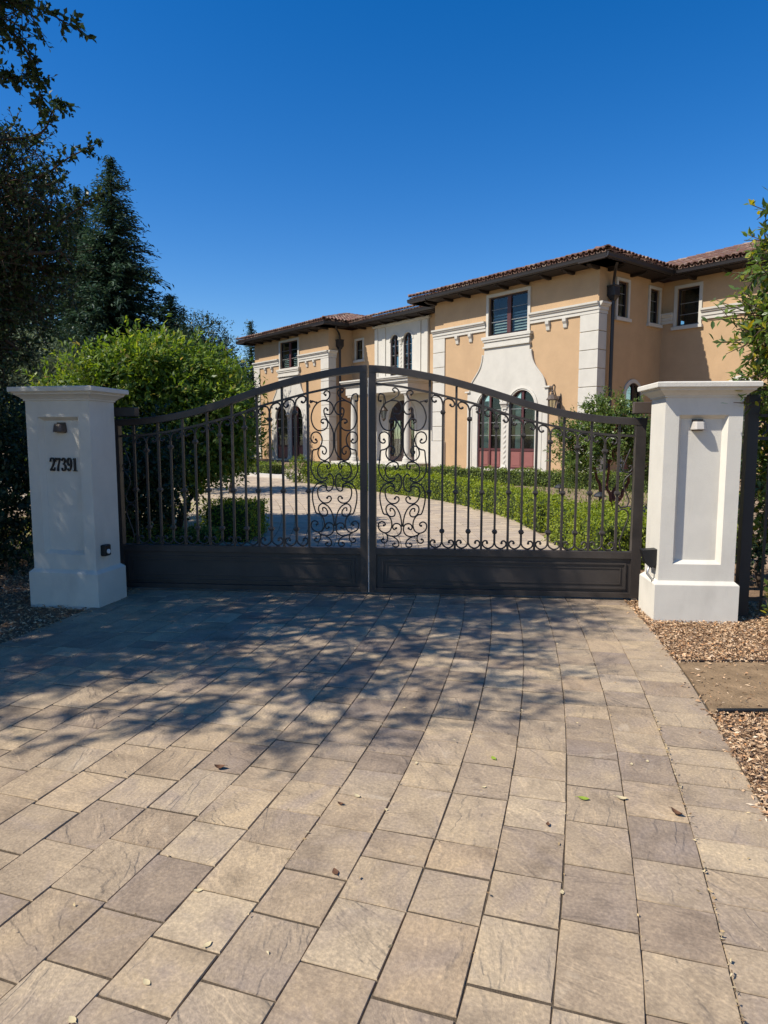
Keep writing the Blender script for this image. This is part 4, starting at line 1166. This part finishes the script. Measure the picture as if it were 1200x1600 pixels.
def limb(mb, a, b, r0, r1, wob=.12, n=6, sag=0.):
    a, b = np.array(a, float), np.array(b, float)
    L = np.linalg.norm(b - a)
    pts = []
    for i in range(n + 1):
        t = i / n
        q = a + (b - a) * t + (nrg.normal(size=3) * wob * L * .25 if 0 < i < n else 0)
        q[2] += sag * L * math.sin(math.pi * t)
        pts.append(q)
    pts = catmull(pts, 2)
    m = len(pts)
    mb.tube(pts, [r0 + (r1 - r0) * i / (m - 1) for i in range(m)], 6)

def tree(name, base, label, blobs, per, cr, L, W, leaf, bark='bark', trunk_r=.15, forks=None, n_limb=14, cat='tree', group=None, near=False, **k):
    root = empty(name, tuple(base), 0, label=label, cat=cat, group=group)
    b = np.array(base, float)
    bl = [(x - b[0], y - b[1], z - b[2], rx, ry, rz, n) for x, y, z, rx, ry, rz, n in blobs]
    kl = k.pop('keep_leaf', None); kp = k.pop('keep', None)
    f = (lambda fn: (lambda x, y, z: fn(x + b[0], y + b[1], z + b[2])) if fn else None)
    t = MB()
    bw = k.pop('boughs', [])
    _, p, c = crown('crown', root, bl, per, cr, L, W, M[leaf], keep=f(kp), keep_leaf=f(kl), stems=t if near else None, **k)
    forks = forks or [(0, 0, bl[0][2] * .6)]
    for fk in forks:
        limb(t, (nrg.normal() * trunk_r * .5, nrg.normal() * trunk_r * .5, -.1), fk, trunk_r, trunk_r * .55, .10, 7)
    for q in bw:                                              # leafy boughs reaching out on their own
        pts = catmull([np.array(z) - b + nrg.normal(size=3) * .03 for z in q], 8); m_ = len(pts)
        t.tube(pts, [.016 - .012 * i / (m_ - 1) for i in range(m_)], 5)
        P_, D_ = [], []
        for i in range(4, m_, 1):
            for _ in range(2):
                d0 = unit(1)[0] * .9 + (pts[min(i + 1, m_ - 1)] - pts[max(i - 1, 0)]) * 6; d0 /= np.linalg.norm(d0); tl_ = nrg.uniform(.06, .22) * (1.1 - .5 * i / m_)
                e_ = pts[i] + d0 * tl_; t.tube([pts[i], e_], [.004, .002], 3)
                for s_ in np.linspace(.2, 1, 7):
                    dd = unit(1)[0] + d0 * .6; dd /= np.linalg.norm(dd); P_.append(pts[i] + d0 * tl_ * s_ + dd * L * .45); D_.append(dd)
        P_, D_ = np.array(P_), np.array(D_); n_ = len(P_); l_ = nrg.uniform(.7, 1.15, n_) * L
        quads('bough_leaves', leaf_quads(P_, D_, unit(n_) * .7 + np.array([0, 0, .7]), l_, l_ / L * W), M[leaf], root)
    uc = np.unique(np.round(c, 4), axis=0)
    for i in nrg.choice(len(uc), min(n_limb, len(uc)), replace=False):
        q = uc[i]; fk = forks[int(np.argmin([np.linalg.norm(q - np.array(z)) for z in forks]))]
        limb(t, fk, q, trunk_r * .42, trunk_r * .08, .14, 6, .05)
        near = uc[np.argsort(np.linalg.norm(uc - q, axis=1))[1:4]]
        for w in near: limb(t, q, w, trunk_r * .09, trunk_r * .04, .1, 4)
    t.build('trunk', M[bark], root, smooth=True)
    return root

# --- the oak overhanging from the left: its crown shades the gate and the drive
OAK_BOUGHS = [[(-4.6, 6.0, 5.7), (-3.7, 6.0, 5.45), (-3.2, 6.0, 5.22), (-2.85, 6.0, 5.08), (-2.48, 6.0, 4.97)],
              [(-4.2, 6.2, 5.6), (-3.4, 6.2, 5.25), (-3.1, 6.2, 4.95), (-2.98, 6.2, 4.68), (-2.92, 6.2, 4.42)],
              [(-4.4, 7.4, 4.3), (-3.7, 7.5, 4.35), (-3.3, 7.5, 4.55), (-3.02, 7.5, 4.72)],
              [(-4.2, 7.4, 4.6), (-3.65, 7.5, 4.75), (-3.42, 7.5, 4.98), (-3.32, 7.5, 5.12)],
              [(-4.3, 7.2, 3.6), (-3.6, 7.3, 3.75), (-3.2, 7.3, 3.92), (-2.96, 7.3, 4.12)],
              [(-4.4, 6.4, 5.2), (-3.7, 6.4, 4.95), (-3.4, 6.4, 4.8), (-3.2, 6.4, 4.78)],
              [(-4.4, 8.2, 3.6), (-3.9, 8.3, 3.5), (-3.55, 8.3, 3.62)], [(-4.5, 6.0, 5.4), (-3.9, 6.0, 5.1), (-3.5, 6.1, 4.9), (-3.25, 6.1, 4.62)]]
def oak_keep(x, y, z):
    if y < 1.0: return True
    # keep the open sky beside it clear: the crown's street side is trimmed along this line
    lim = -2.42 - .37 * (y - 5.0)
    if z < 1.6 + .60 * y and x > lim: return False
    return True
tree('oak_tree', (-6.9, 4.6, -.05), 'dark small-leaved oak overhanging the left pillar and shading the drive',
     [(-4.7, 3.45, 4.75, 2.15, 1.8, .6, 400), (-4.35, 5.0, 5.35, 1.75, 1.35, .6, 400), (-4.75, 7.4, 3.95, 1.42, 1.4, 1.15, 560), (-4.9, 8.6, 4.1, 1.4, 1.3, 1.15, 430), (-4.05, 4.2, 6.0, 1.0, 1.2, .5, 120),
      (-6.3, 5.3, 4.6, 1.7, 1.9, 1.3, 800), (-6.4, 7.4, 6.4, 1.8, 1.7, 1.3, 260), (-3.6, 5.9, 5.35, .75, .7, .4, 110), (-5.0, 7.9, 2.9, 1.0, 1.0, .8, 240), (-7.2, 3.5, 5.2, 1.5, 2.0, 1.4, 560),
      (-9.4, 3.0, 5.6, 2.1, 3.0, 2.4, 620), (-9.4, 7.4, 6.2, 2.1, 2.5, 2.6, 560), (-9.6, -1.2, 5.2, 2.2, 2.2, 2.4, 460)],  # unseen outer crown lobes, added to block sky light over the shaded drive
     44, .17, .058, .038, 'oak_leaf', trunk_r=.24, forks=[(.5, .3, 3.0), (.9, 1.6, 3.0), (.9, -.8, 3.4), (-1.6, .4, 3.6)], n_limb=46, keep=oak_keep, keep_leaf=oak_keep, shell=.2, near=True, boughs=OAK_BOUGHS)

# --- broad bright-green shrub behind the left leaf of the gate
tree('broadleaf_shrub', (-3.6, 11.4, .02), 'tall bright green broadleaf shrub behind the left gate leaf',
     [(-3.7, 11.6, 2.15, 1.4, 1.2, 1.08, 520), (-3.0, 11.6, 1.9, .85, 1.0, .95, 320), (-4.9, 11.7, 1.9, 1.1, 1.1, 1.05, 330), (-3.5, 11.5, 1.3, 1.0, .8, .4, 130), (-2.75, 11.8, 1.45, .45, .6, .45, 80), (-5.0, 11.2, .9, .8, .7, .7, 120), (-4.3, 11.0, 1.1, .85, .6, .62, 150), (-3.35, 11.2, 1.0, .45, .5, .35, 45), (-3.9, 11.3, 2.65, .8, .8, .5, 150), (-4.45, 11.2, 2.6, .5, .5, .42, 60)],
     30, .21, .135, .050, 'shrub_leaf', trunk_r=.07, forks=[(-.3, 0, .9), (.4, .1, .8), (.05, -.3, .7), (-.9, .1, .8)], n_limb=24, cat='shrub', shell=.3)
tree('broadleaf_shrub', (-3.9, 17.2, .2), 'bright green shrub between the tall shrub and the house corner',
     [(-4.2, 17.2, 2.2, .85, .9, 1.15, 180), (-5.0, 17.4, 1.8, .95, .9, 1.1, 150)],
     34, .2, .12, .045, 'shrub_leaf', trunk_r=.06, n_limb=8, cat='shrub')
# --- dark evergreen mass in shade behind the left pillar and gate end
tree('evergreen_bush', (-5.6, 9.0, 0), 'dark evergreen bush left of the shaded pillar',
     [(-5.4, 9.0, 1.25, 1.3, .9, 1.25, 340), (-6.9, 9.4, 1.6, 1.2, 1.1, 1.5, 150), (-4.75, 8.1, 1.15, .62, .6, 1.2, 240), (-6.4, 6.6, 1.5, 1.2, 1.4, 1.6, 300), (-6.6, 3.9, 1.6, 1.2, 1.6, 1.7, 300)], 40, .17, .08, .04, 'dark_leaf', trunk_r=.06, n_limb=10, cat='shrub')
tree('evergreen_bush', (-3.7, 9.3, 0), 'dark evergreen bush seen through the hinge end of the left gate leaf',
     [(-3.75, 9.3, .95, .8, .6, .9, 220), (-3.15, 9.6, 1.15, .42, .4, .8, 90)], 40, .15, .085, .04, 'dark_leaf', trunk_r=.05, n_limb=8, cat='shrub')
# --- belt of trees on the left, farther back
tree('grey_green_tree', (-11.0, 21, .3), 'grey-green tree behind the left pillar below the redwoods',
     [(-10.9, 21, 3.1, 1.9, 1.6, 1.6, 420), (-8.8, 21.5, 2.3, 1.5, 1.4, 1.4, 260), (-13.2, 22, 3.4, 2.0, 1.6, 2.0, 240)], 42, .30, .13, .06, 'grey_leaf', trunk_r=.14, n_limb=14)
tree('evergreen_tree', (-9.9, 37, .36), 'dark rounded evergreen between the redwoods and the house',
     [(-9.7, 37, 5.1, 2.0, 1.8, 2.9, 560), (-11.8, 38, 4.4, 2.0, 1.7, 3.0, 400), (-8.4, 37, 3.6, 1.4, 1.4, 2.2, 260)], 42, .34, .16, .07, 'dark_leaf', trunk_r=.2, n_limb=16)
tree('evergreen_tree', (-15.5, 33, .36), 'broad dark evergreen below the redwoods at far left',
     [(-15.5, 33, 4.2, 3.0, 2.4, 3.0, 330), (-19.5, 34, 4.6, 2.8, 2.4, 3.4, 260)], 42, .4, .18, .08, 'dark_leaf', trunk_r=.25, n_limb=16)
tree('evergreen_tree', (-7.6, 30, .36), 'low dark evergreen beside the far left corner of the house',
     [(-7.4, 30, 2.2, 1.3, 1.2, 1.7, 130), (-9.4, 29, 1.8, 1.6, 1.3, 1.5, 130)], 42, .3, .14, .06, 'grey_leaf', trunk_r=.15, n_limb=10)

def conifer(name, base, H, Rb, label, m='redwood_leaf', n_tier=60, per=24, spray=.6, z_low=.14, group=None, tr=.45, lean=0.):
    root = empty(name, base, 0, label=label, cat='tree', group=group)
    t = MB(); t.tube([(lean * z / H, 0, z) for z in (-.2, H * .3, H * .7, H)], [tr, tr * .75, tr * .35, .03], 8)
    P_, D_, NR_, L_ = [], [], [], []
    for i in range(n_tier):
        f = (i + .5) / n_tier
        z = H * (z_low + (1 - z_low) * f ** .9)
        rr = Rb * (1 - (z / H)) ** .78 * nrg.uniform(.75, 1.15) + .12
        nb = max(4, int(per * (1 - .55 * f)))
        for j in range(nb):
            a = nrg.uniform(0, 2 * np.pi); ln = rr * nrg.uniform(.65, 1.12)
            k = max(4, int(ln / .16)); tt = np.linspace(.12, 1, k)
            sag = nrg.uniform(.12, .34)
            px = lean * z / H + np.cos(a) * ln * tt; py = np.sin(a) * ln * tt; pz = z + .18 * ln * tt - sag * ln * tt ** 2
            if ln > .8 and nrg.random() < .3: t.tube([(px[0] * .2, py[0] * .2, z), (px[k // 2], py[k // 2], pz[k // 2]), (px[-1], py[-1], pz[-1])], [.04, .025, .01], 4)
            for rep in range(3):
                pp = np.column_stack([px, py, pz]) + nrg.normal(size=(k, 3)) * np.array([.12, .12, .09]) * (.5 + tt[:, None])
                dd = np.column_stack([np.cos(a) + nrg.normal(0, .7, k), np.sin(a) + nrg.normal(0, .7, k), nrg.normal(-.25, .35, k)])
                P_.append(pp); D_.append(dd / np.linalg.norm(dd, axis=1)[:, None]); NR_.append(unit(k) * .6 + np.array([0, 0, 1])); L_.append(nrg.uniform(.5, 1.1, k) * spray * (1 - .45 * f))
    P_, D_, NR_, L_ = map(np.concatenate, (P_, D_, NR_, L_))
    quads('crown', leaf_quads(P_, D_, NR_, L_, L_ * .30, .3), M[m], root)
    t.build('trunk', M['bark'], root, smooth=True)
    return root
conifer('redwood_tree', (-17.6, 45, .36), 18.8, 6.2, 'tallest dark redwood rising behind the bright shrub', lean=.3)
conifer('redwood_tree', (-20.6, 47.5, .36), 17.9, 5.0, 'dark redwood just left of the tallest one', n_tier=56)
conifer('redwood_tree', (-24.6, 46, .36), 15.5, 5.4, 'leftmost dark redwood behind the oak branches', n_tier=50)
conifer('redwood_tree', (-13.5, 44, .36), 10.2, 4.9, 'short dark conifer at the right skirt of the redwoods', n_tier=34)
conifer('slender_conifer', (-11.9, 62, .36), 11.6, 1.9, 'slender conifer whose tip shows left of the house roof', n_tier=30, spray=.5, tr=.2)
conifer('slender_conifer', (-14.4, 50, .36), 10.6, 1.0, 'thin spire of a conifer between redwoods and rounded evergreen', n_tier=16, per=7, spray=.4, tr=.12)

# --- small tree with reddish stems right of the drive beyond the gate
tree('small_tree', (4.55, 13.7, .1), 'small leafy tree with reddish stems behind the right gate leaf',
     [(4.45, 13.7, 1.75, .85, .75, .55, 190), (3.95, 13.6, 1.45, .6, .6, .5, 110), (5.1, 13.8, 1.65, .7, .7, .6, 130), (4.5, 13.6, 2.1, .55, .5, .3, 60), (5.2, 13.7, 1.0, .45, .45, .4, 45), (3.85, 13.6, .95, .35, .4, .3, 35)],
     30, .13, .085, .036, 'small_tree_leaf', bark='red_bark', trunk_r=.045, forks=[(-.28, 0, .85), (.22, .05, .75), (.5, 0, .9), (-.05, -.1, 1.0)], n_limb=26, shell=.25)

# --- hedges: clipped boxes of small leaves over a twiggy core
def hedge(name, path, w, h, label, leaf='box_leaf', dens=900, L=.042, group=None, rough=.05):
    """path: list of (x,y) centre line; every end is closed"""
    root = empty(name, (path[0][0], path[0][1], zg(path[0][1])), 0, label=label, cat='hedge', group=group)
    o = np.array([path[0][0], path[0][1], zg(path[0][1])])
    pts = np.array([p for p in catmull([(x, y) for x, y in path], 8)]) if len(path) > 2 else np.linspace(path[0], path[1], 14)
    seg = np.linalg.norm(np.diff(pts, axis=0), axis=1); tot = seg.sum(); cum = np.concatenate([[0], np.cumsum(seg)])
    tang = np.gradient(pts, axis=0); tang /= np.linalg.norm(tang, axis=1)[:, None]
    nrm = np.column_stack([-tang[:, 1], tang[:, 0]])
    core = MB(); rings = []
    ci = .05
    for p, n_ in zip(pts, nrm):
        z = zg(p[1]); a = p + n_ * (w / 2 - ci); b = p - n_ * (w / 2 - ci)
        rings.append([tuple(np.array([a[0], a[1], z - .05]) - o), tuple(np.array([b[0], b[1], z - .05]) - o), tuple(np.array([b[0], b[1], z + h - ci]) - o), tuple(np.array([a[0], a[1], z + h - ci]) - o)])
    core.rings(rings); core.build('stems', M['hedge_core'], root)
    peri = 2 * h + w
    n = int(dens * (tot * peri + 2 * w * h))
    s = nrg.uniform(-.0, tot, n); q = nrg.uniform(0, peri, n)
    side = np.where(q < h, 1, np.where(q < h + w, 0, -1))
    lat = np.where(side == 1, w / 2, np.where(side == -1, -w / 2, w / 2 - (q - h)))
    zz = np.where(side == 1, q, np.where(side == -1, peri - q, h))
    # a share of leaves goes to the two ends
    ne = int(dens * 2 * w * h * 1.1)
    s[:ne] = np.where(nrg.random(ne) < .5, 0, tot); lat[:ne] = nrg.uniform(-w / 2, w / 2, ne); zz[:ne] = nrg.uniform(0, h, ne); side[:ne] = 2
    x = np.interp(s, cum, pts[:, 0]); y = np.interp(s, cum, pts[:, 1]); nx = np.interp(s, cum, nrm[:, 0]); ny = np.interp(s, cum, nrm[:, 1])
    zgv = np.array([zg(v) for v in y])
    wob = .03 * np.sin(s * 5.3) + .025 * np.sin(s * 13.1 + 1.) + nrg.normal(0, rough, n) * .55
    lat2 = lat + np.sign(lat) * np.where(np.abs(side) == 1, wob, 0)
    z2 = zgv + zz + np.where(side == 0, wob, 0)
    tx, ty = np.interp(s, cum, tang[:, 0]), np.interp(s, cum, tang[:, 1])
    es = np.where(side == 2, np.where(s > tot / 2, 1, -1) * (np.abs(wob)), 0)
    P_ = np.column_stack([x + nx * lat2 + tx * es, y + ny * lat2 + ty * es, z2]) + nrg.normal(0, .012, (n, 3)) - o
    out = np.column_stack([np.where(np.abs(side) == 1, nx * np.sign(side), 0) + np.where(side == 2, tx * np.sign(es), 0), np.where(np.abs(side) == 1, ny * np.sign(side), 0) + np.where(side == 2, ty * np.sign(es), 0), np.where(side == 0, 1., .25)])
    D_ = unit(n) * .9 + out * .35 + np.array([0, 0, .35]); D_ /= np.linalg.norm(D_, axis=1)[:, None]
    NR_ = unit(n) * .8 + out
    ln = nrg.uniform(.7, 1.3, n) * L
    quads('foliage', leaf_quads(P_, D_, NR_, ln, ln * .55, .2), M[leaf], root)
    return root
def off(p, d):                           # shift the base line outward (right of the drive) to get a centre line
    return p
hedge('box_hedge', [(-2.05, 20.0), (-.35, 18.0), (1.38, 15.95), (1.98, 14.85), (2.66, 12.9), (2.88, 11.35)], .62, .50, 'long clipped green hedge curving along the right edge of the drive', dens=1000, L=.046)
hedge('box_hedge', [(2.98, 10.5), (3.1, 9.6), (3.05, 8.3)], .9, .56, 'nearest clipped hedge behind the right gate leaf', dens=1500, L=.04)
hedge('box_hedge', [(3.2, 8.7), (4.6, 9.0)], .6, .45, 'short clipped hedge beside the right gate post', dens=1300, L=.04)
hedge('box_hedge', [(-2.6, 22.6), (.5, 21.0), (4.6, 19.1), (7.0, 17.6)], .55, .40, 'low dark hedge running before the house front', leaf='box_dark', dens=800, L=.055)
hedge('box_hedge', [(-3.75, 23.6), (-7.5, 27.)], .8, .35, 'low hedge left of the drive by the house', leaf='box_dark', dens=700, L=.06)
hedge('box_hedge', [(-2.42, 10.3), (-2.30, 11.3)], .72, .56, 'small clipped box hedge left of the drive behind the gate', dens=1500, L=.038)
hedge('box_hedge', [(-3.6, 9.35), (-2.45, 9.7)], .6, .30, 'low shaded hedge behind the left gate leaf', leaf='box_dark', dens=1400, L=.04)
tree('clipped_ball', (-2.5, 20.1, .3), 'round clipped bush at the far end of the long hedge', [(-2.5, 20.1, .68, .36, .36, .36, 90)], 40, .07, .05, .028, 'box_dark', trunk_r=.03, n_limb=6, cat='shrub', shell=.75)
# pale kerb at the far side of the drive
kb = MB(); kb.rings([[(x - .1, y - .1, zg(y) - .1), (x + .1, y + .1, zg(y) - .1), (x + .1, y + .1, zg(y) + .10), (x - .1, y - .1, zg(y) + .10)] for x, y in ((-6.6, 25.2), (-4.3, 22.5), (-2.95, 21.3))])
kb.build('kerb', M['stone_kerb'], kind='structure')

# --- low path lights in the bed
def path_light(x, y, h, label):
    root = empty('path_light', (x, y, zg(y) - .03), 0, label=label, cat='path light', group='path lights in the right bed')
    m = MB(); m.lathe([(.012, 0), (.012, h)], 8); m.build('stem', M['black_iron'], root)
    m = MB(); m.lathe([(.10, h - .005), (.105, h + .01), (.07, h + .05), (.02, h + .075)], 14); m.build('shade', M['black_iron'], root)
path_light(3.62, 11.35, .62, 'dark mushroom path light nearer the gate, rising from the near hedge')
path_light(3.42, 13.2, .58, 'dark mushroom path light at the end of the long hedge')

# ground cover patches beyond the hedge and under the shrub
def grass(name, pts, label, m, lo=.04, hi=.10):
    pts = np.asarray(pts); n = len(pts)
    z = np.array([zg(y) for y in pts[:, 1]]) - .03
    L = nrg.uniform(lo, hi, n); d = unit(n) * .55 + np.array([0, 0, 1.]); d /= np.linalg.norm(d, axis=1)[:, None]
    c = np.column_stack([pts, z]) + d * L[:, None] * .5
    return quads(name, leaf_quads(c, d, unit(n), L, L * .22), M[m], label=label, cat='ground cover', kind='stuff')
grass('ground_cover', [(rnd.uniform(2.9, 7.5), rnd.uniform(14.6, 18.5)) for _ in range(2500)], 'sparse low plants on the brown bed before the house', 'box_dark', .03, .12)
grass('ground_cover', [(rnd.uniform(3.2, 5.2), rnd.uniform(10.0, 12.8)) for _ in range(3500)], 'low green plants in the bed behind the near hedge', 'box_leaf', .03, .11)
grass('ground_cover', [(rnd.uniform(-7., -2.6), rnd.uniform(9.2, 16.)) for _ in range(9000)], 'thin grass under the tall shrub left of the drive', 'box_leaf', .03, .09)
grass('ground_cover', [(rnd.uniform(-9., -4.2) , rnd.uniform(22.8, 30.)) for _ in range(6000)], 'lawn strip left of the house', 'box_leaf', .05, .12)
chips('leaf_litter', [(rnd.uniform(-5., -2.7), rnd.uniform(8.6, 13.5)) for _ in range(1500)], -.02, .03, .07, M['mulch'], label='fallen brown leaves under the tall shrub', cat='leaf litter', kind='stuff')
chips('leaf_litter', [(rnd.uniform(2.9, 6.), rnd.uniform(9.5, 14.5)) for _ in range(1500)], .03, .03, .07, M['mulch'], label='fallen brown leaves on the bed right of the drive', cat='leaf litter', kind='stuff')

# --- leafy tree at the right edge: near boughs with leaves one can tell apart
leaf_me = bpy.data.meshes.new('leaf')
_lv = [(-.5, 0, 0), (-.22, .19, .04), (.12, .22, .05), (.5, 0, -.03), (.12, -.22, .05), (-.22, -.19, .04), (-.1, 0, 0), (.2, 0, 0)]
leaf_me.from_pydata(_lv, [], [(0, 6, 1), (6, 7, 2, 1), (7, 3, 2), (0, 5, 6), (5, 4, 7, 6), (4, 3, 7)])
leaf_me.materials.append(M['near_leaf'])
def right_tree():
    base = np.array([4.75, 6.7, 0.])
    root = empty('leafy_tree', tuple(base), 0, label='leafy tree reaching in from the right over the pillar', cat='tree')
    bl = [(3.40, 6.0, 2.58, .36, .35, .30, 74), (3.52, 6.05, 3.2, .26, .3, .4, 44), (3.5, 6.15, 2.05, .26, .25, .3, 46), (3.78, 6.45, 1.25, .34, .3, .75, 90), (3.9, 6.3, 2.75, .42, .45, .6, 80), (3.95, 6.4, 2.05, .45, .45, .5, 70), (4.6, 6.4, 3.9, .8, .6, .8, 80), (5.4, 6.6, 2.8, .9, .8, 1.2, 110), (4.9, 6.6, 5.0, .9, .7, .7, 70), (4.35, 6.9, 1.3, .5, .45, .6, 60), (4.75, 7., .6, .6, .5, .55, 60)]
    bl = [(x - base[0], y - base[1], z - base[2], rx, ry, rz, n) for x, y, z, rx, ry, rz, n in bl]
    t = MB()
    _, p, c = crown('crown', root, bl, 22, .12, .095, .042, M['near_leaf'], shell=.2, stems=t)
    limb(t, (0, 0, -.1), (-.1, -.1, 1.6), .07, .05, .08, 7); limb(t, (-.1, -.1, 1.6), (.1, 0, 4.6), .05, .02, .08, 7)
    uc = np.unique(np.round(c, 4), axis=0)
    for i in nrg.choice(len(uc), 60, replace=False):
        q = uc[i]; z0 = min(max(q[2] - .5, .3), 4.2); limb(t, (-.05, -.05, z0), q, .018, .005, .12, 5, .05)
    # boughs reaching towards the pillar, leaves set along their twigs
    n_leaf = 0
    ends = [(2.84, 5.85, 2.58), (2.90, 5.80, 2.40), (3.06, 5.85, 2.78), (3.15, 5.80, 2.28), (3.05, 5.75, 2.50), (3.00, 5.90, 2.66), (3.22, 5.90, 3.00), (3.20, 6.0, 3.28), (3.30, 6.0, 3.45), (3.26, 5.85, 2.12), (3.18, 5.80, 2.00), (3.06, 5.75, 1.90), (3.24, 5.85, 1.85), (3.30, 5.95, 4.75), (3.28, 5.9, 2.72), (3.12, 5.9, 2.42), (3.24, 5.8, 2.55), (3.14, 5.82, 2.62)]
    boughs = [((-.85 + nrg.uniform(-.1, .1), -.45, e[2] - nrg.uniform(.05, .3)), (e[0] - .13 - base[0], e[1] - base[1], e[2])) for e in ends]
    for a, b in boughs:
        a, b = np.array(a), np.array(b)
        ctl = [a + (b - a) * s + np.array([0, 0, .10 * math.sin(math.pi * s)]) + (nrg.normal(size=3) * .03 if 0 < s < 1 else 0) for s in np.linspace(0, 1, 6)]
        pts = catmull(ctl, 4); t.tube(pts, [.012 - .009 * i / (len(pts) - 1) for i in range(len(pts))], 5)
        for s in np.linspace(.25, 1., 17):
            if n_leaf >= 296: break
            q = np.array(pts[int(s * (len(pts) - 1))])
            dr = unit(1)[0] * .9 + (b - a) / np.linalg.norm(b - a) * .7 + np.array([0, 0, -.15])
            dr /= np.linalg.norm(dr); ln = nrg.uniform(.065, .105)
            pos = q + dr * (ln * .55 + nrg.uniform(0, .03)) + nrg.normal(size=3) * .015
            nn = unit(1)[0] * .6 + np.array([-.3, -.3, .8]); sd = np.cross(nn, dr); sd /= np.linalg.norm(sd); nn = np.cross(dr, sd)
            o = bpy.data.objects.new('leaf', leaf_me); COL.objects.link(o); o.parent = root
            mt = Matrix((Vector(dr) * ln, Vector(sd) * ln * nrg.uniform(.75, 1.), Vector(nn) * ln)).transposed().to_4x4(); mt.translation = Vector(pos)
            o.matrix_local = mt; n_leaf += 1
    t.build('trunk', M['bark'], root, smooth=True)
right_tree()
# undergrowth by the right pillar and fence
tree('evergreen_bush', (4.1, 7.3, 0), 'dark bush in shade behind the iron fence', [(4.1, 7.4, .75, .55, .5, .75, 80), (5.0, 7.6, .9, .7, .6, .9, 80)], 34, .13, .08, .035, 'dark_leaf', trunk_r=.04, n_limb=8, cat='shrub')
def sapling(x, y, h, label, n=5):
    root = empty('young_shrub', (x, y, -.02), 0, label=label, cat='shrub', group='young shrubs by the right pillar')
    t = MB(); P_, D_ = [], []
    for i in range(n):
        e = np.array([nrg.normal(0, .10), nrg.normal(0, .10), h * nrg.uniform(.6, 1.05)])
        t.tube([(0, 0, 0), tuple(e * np.array([.4, .4, .55])), tuple(e)], [.006, .005, .003], 5)
        for s in np.linspace(.3, 1, 14):
            d = unit(1)[0] + np.array([0, 0, .5]); P_.append(e * s + d * .02); D_.append(d / np.linalg.norm(d))
    P_, D_ = np.array(P_), np.array(D_); k = len(P_)
    ln = nrg.uniform(.04, .075, k)
    quads('leaves', leaf_quads(P_ + D_ * ln[:, None] * .4, D_, unit(k) * .5 + np.array([0, 0, 1]), ln, ln * .42), M['near_leaf'], root)
    t.build('stems', M['bark'], root)
sapling(3.42, 5.85, .36, 'young leafy shrub at the foot of the iron fence', 6)
sapling(3.36, 5.62, .14, 'low leafy sprout in the mulch before the fence', 5)

# ------------------------------------------------------------------ fallen leaves lying on the paving
def fallen(x, y, ln, m, label, curl=.25, rz=None):
    mb = MB(); n = 6; L = []; Rr = []; C = []
    for i in range(n + 1):
        t = i / n; w = .30 * math.sin(math.pi * min(max(t, .02), .98)) ** .8
        zc = curl * (.5 * (2 * t - 1) ** 2)
        C.append(((t - .5) * ln, 0, zc * ln)); L.append(((t - .5) * ln, w * ln, (zc + curl * w) * ln)); Rr.append(((t - .5) * ln, -w * ln, (zc + curl * w * .7) * ln))
    mb.add(L + C + Rr, [(i, i + 1, n + 2 + i, n + 1 + i) for i in range(n)] + [(n + 1 + i, n + 2 + i, 2 * n + 3 + i, 2 * n + 2 + i) for i in range(n)])
    mb.tube([(ln * .5, 0, curl * .5 * ln), (ln * .72, ln * .06, curl * .4 * ln)], ln * .02, 4)
    o = mb.build('fallen_leaf', M[m], smooth=True, fix=False, label=label, cat='leaf', group='leaves fallen on the driveway')
    o.location = (x, y, zg(y) + .004); o.rotation_euler = (0, 0, rnd.uniform(0, 6.28) if rz is None else rz)
fallen(-.80, 3.15, .055, 'brown_leaf', 'curled dark brown leaf where the tree shadow ends on the left', .6)
fallen(.89, 2.87, .05, 'green_leaf', 'fresh yellow-green leaf on the paving at right', .15)
fallen(1.06, 2.87, .05, 'pale_leaf', 'thin yellow leaf in the joint right of the green leaf', .3)
fallen(1.25, 2.74, .055, 'brown_leaf', 'dark curled leaf nearest the right edge of the paving', .7)
fallen(.68, 2.66, .028, 'brown_leaf', 'small brown leaf below the green leaf', .6)
fallen(-.19, 2.82, .03, 'brown_leaf', 'small brown leaf on the paving just below the middle', .6)
fallen(-.12, 2.89, .035, 'pale_leaf', 'pale dry leaf on the paving just below the middle', .2)
fallen(.55, 3.25, .04, 'green_leaf', 'small green leaf at the lower edge of the tree shadow', .2)
fallen(-.18, 2.35, .04, 'brown_leaf', 'light brown leaf on a grey paver at centre', .3)
for x, y in ((-.56, 1.99), (-.70, 1.84), (-.66, 2.25), (-.86, 1.71)):
    fallen(x, y, .032, 'pale_leaf', {(-.56, 1.99): 'pale dry leaf at lower left, the one farthest right of its four', (-.70, 1.84): 'pale dry leaf at lower left, second lowest of its four', (-.66, 2.25): 'pale dry leaf at lower left, highest of its four', (-.86, 1.71): 'pale dry leaf at the very bottom left of the paving'}[(x, y)], .2)
for x, y in ((.16, 3.2), (.46, 2.97), (1.22, 3.19), (.63, 2.24), (1.31, 3.22)):
    fallen(x, y, .024, 'pale_leaf', {(.16, 3.2): 'tiny pale leaf near the middle, just below the tree shadow', (.46, 2.97): 'tiny pale leaf left of the fresh green leaf', (1.22, 3.19): 'tiny pale leaf two courses from the right edge of the paving', (.63, 2.24): 'tiny pale leaf in a joint below the green leaf', (1.31, 3.22): 'tiny pale leaf one course from the right edge of the paving'}[(x, y)], .2)
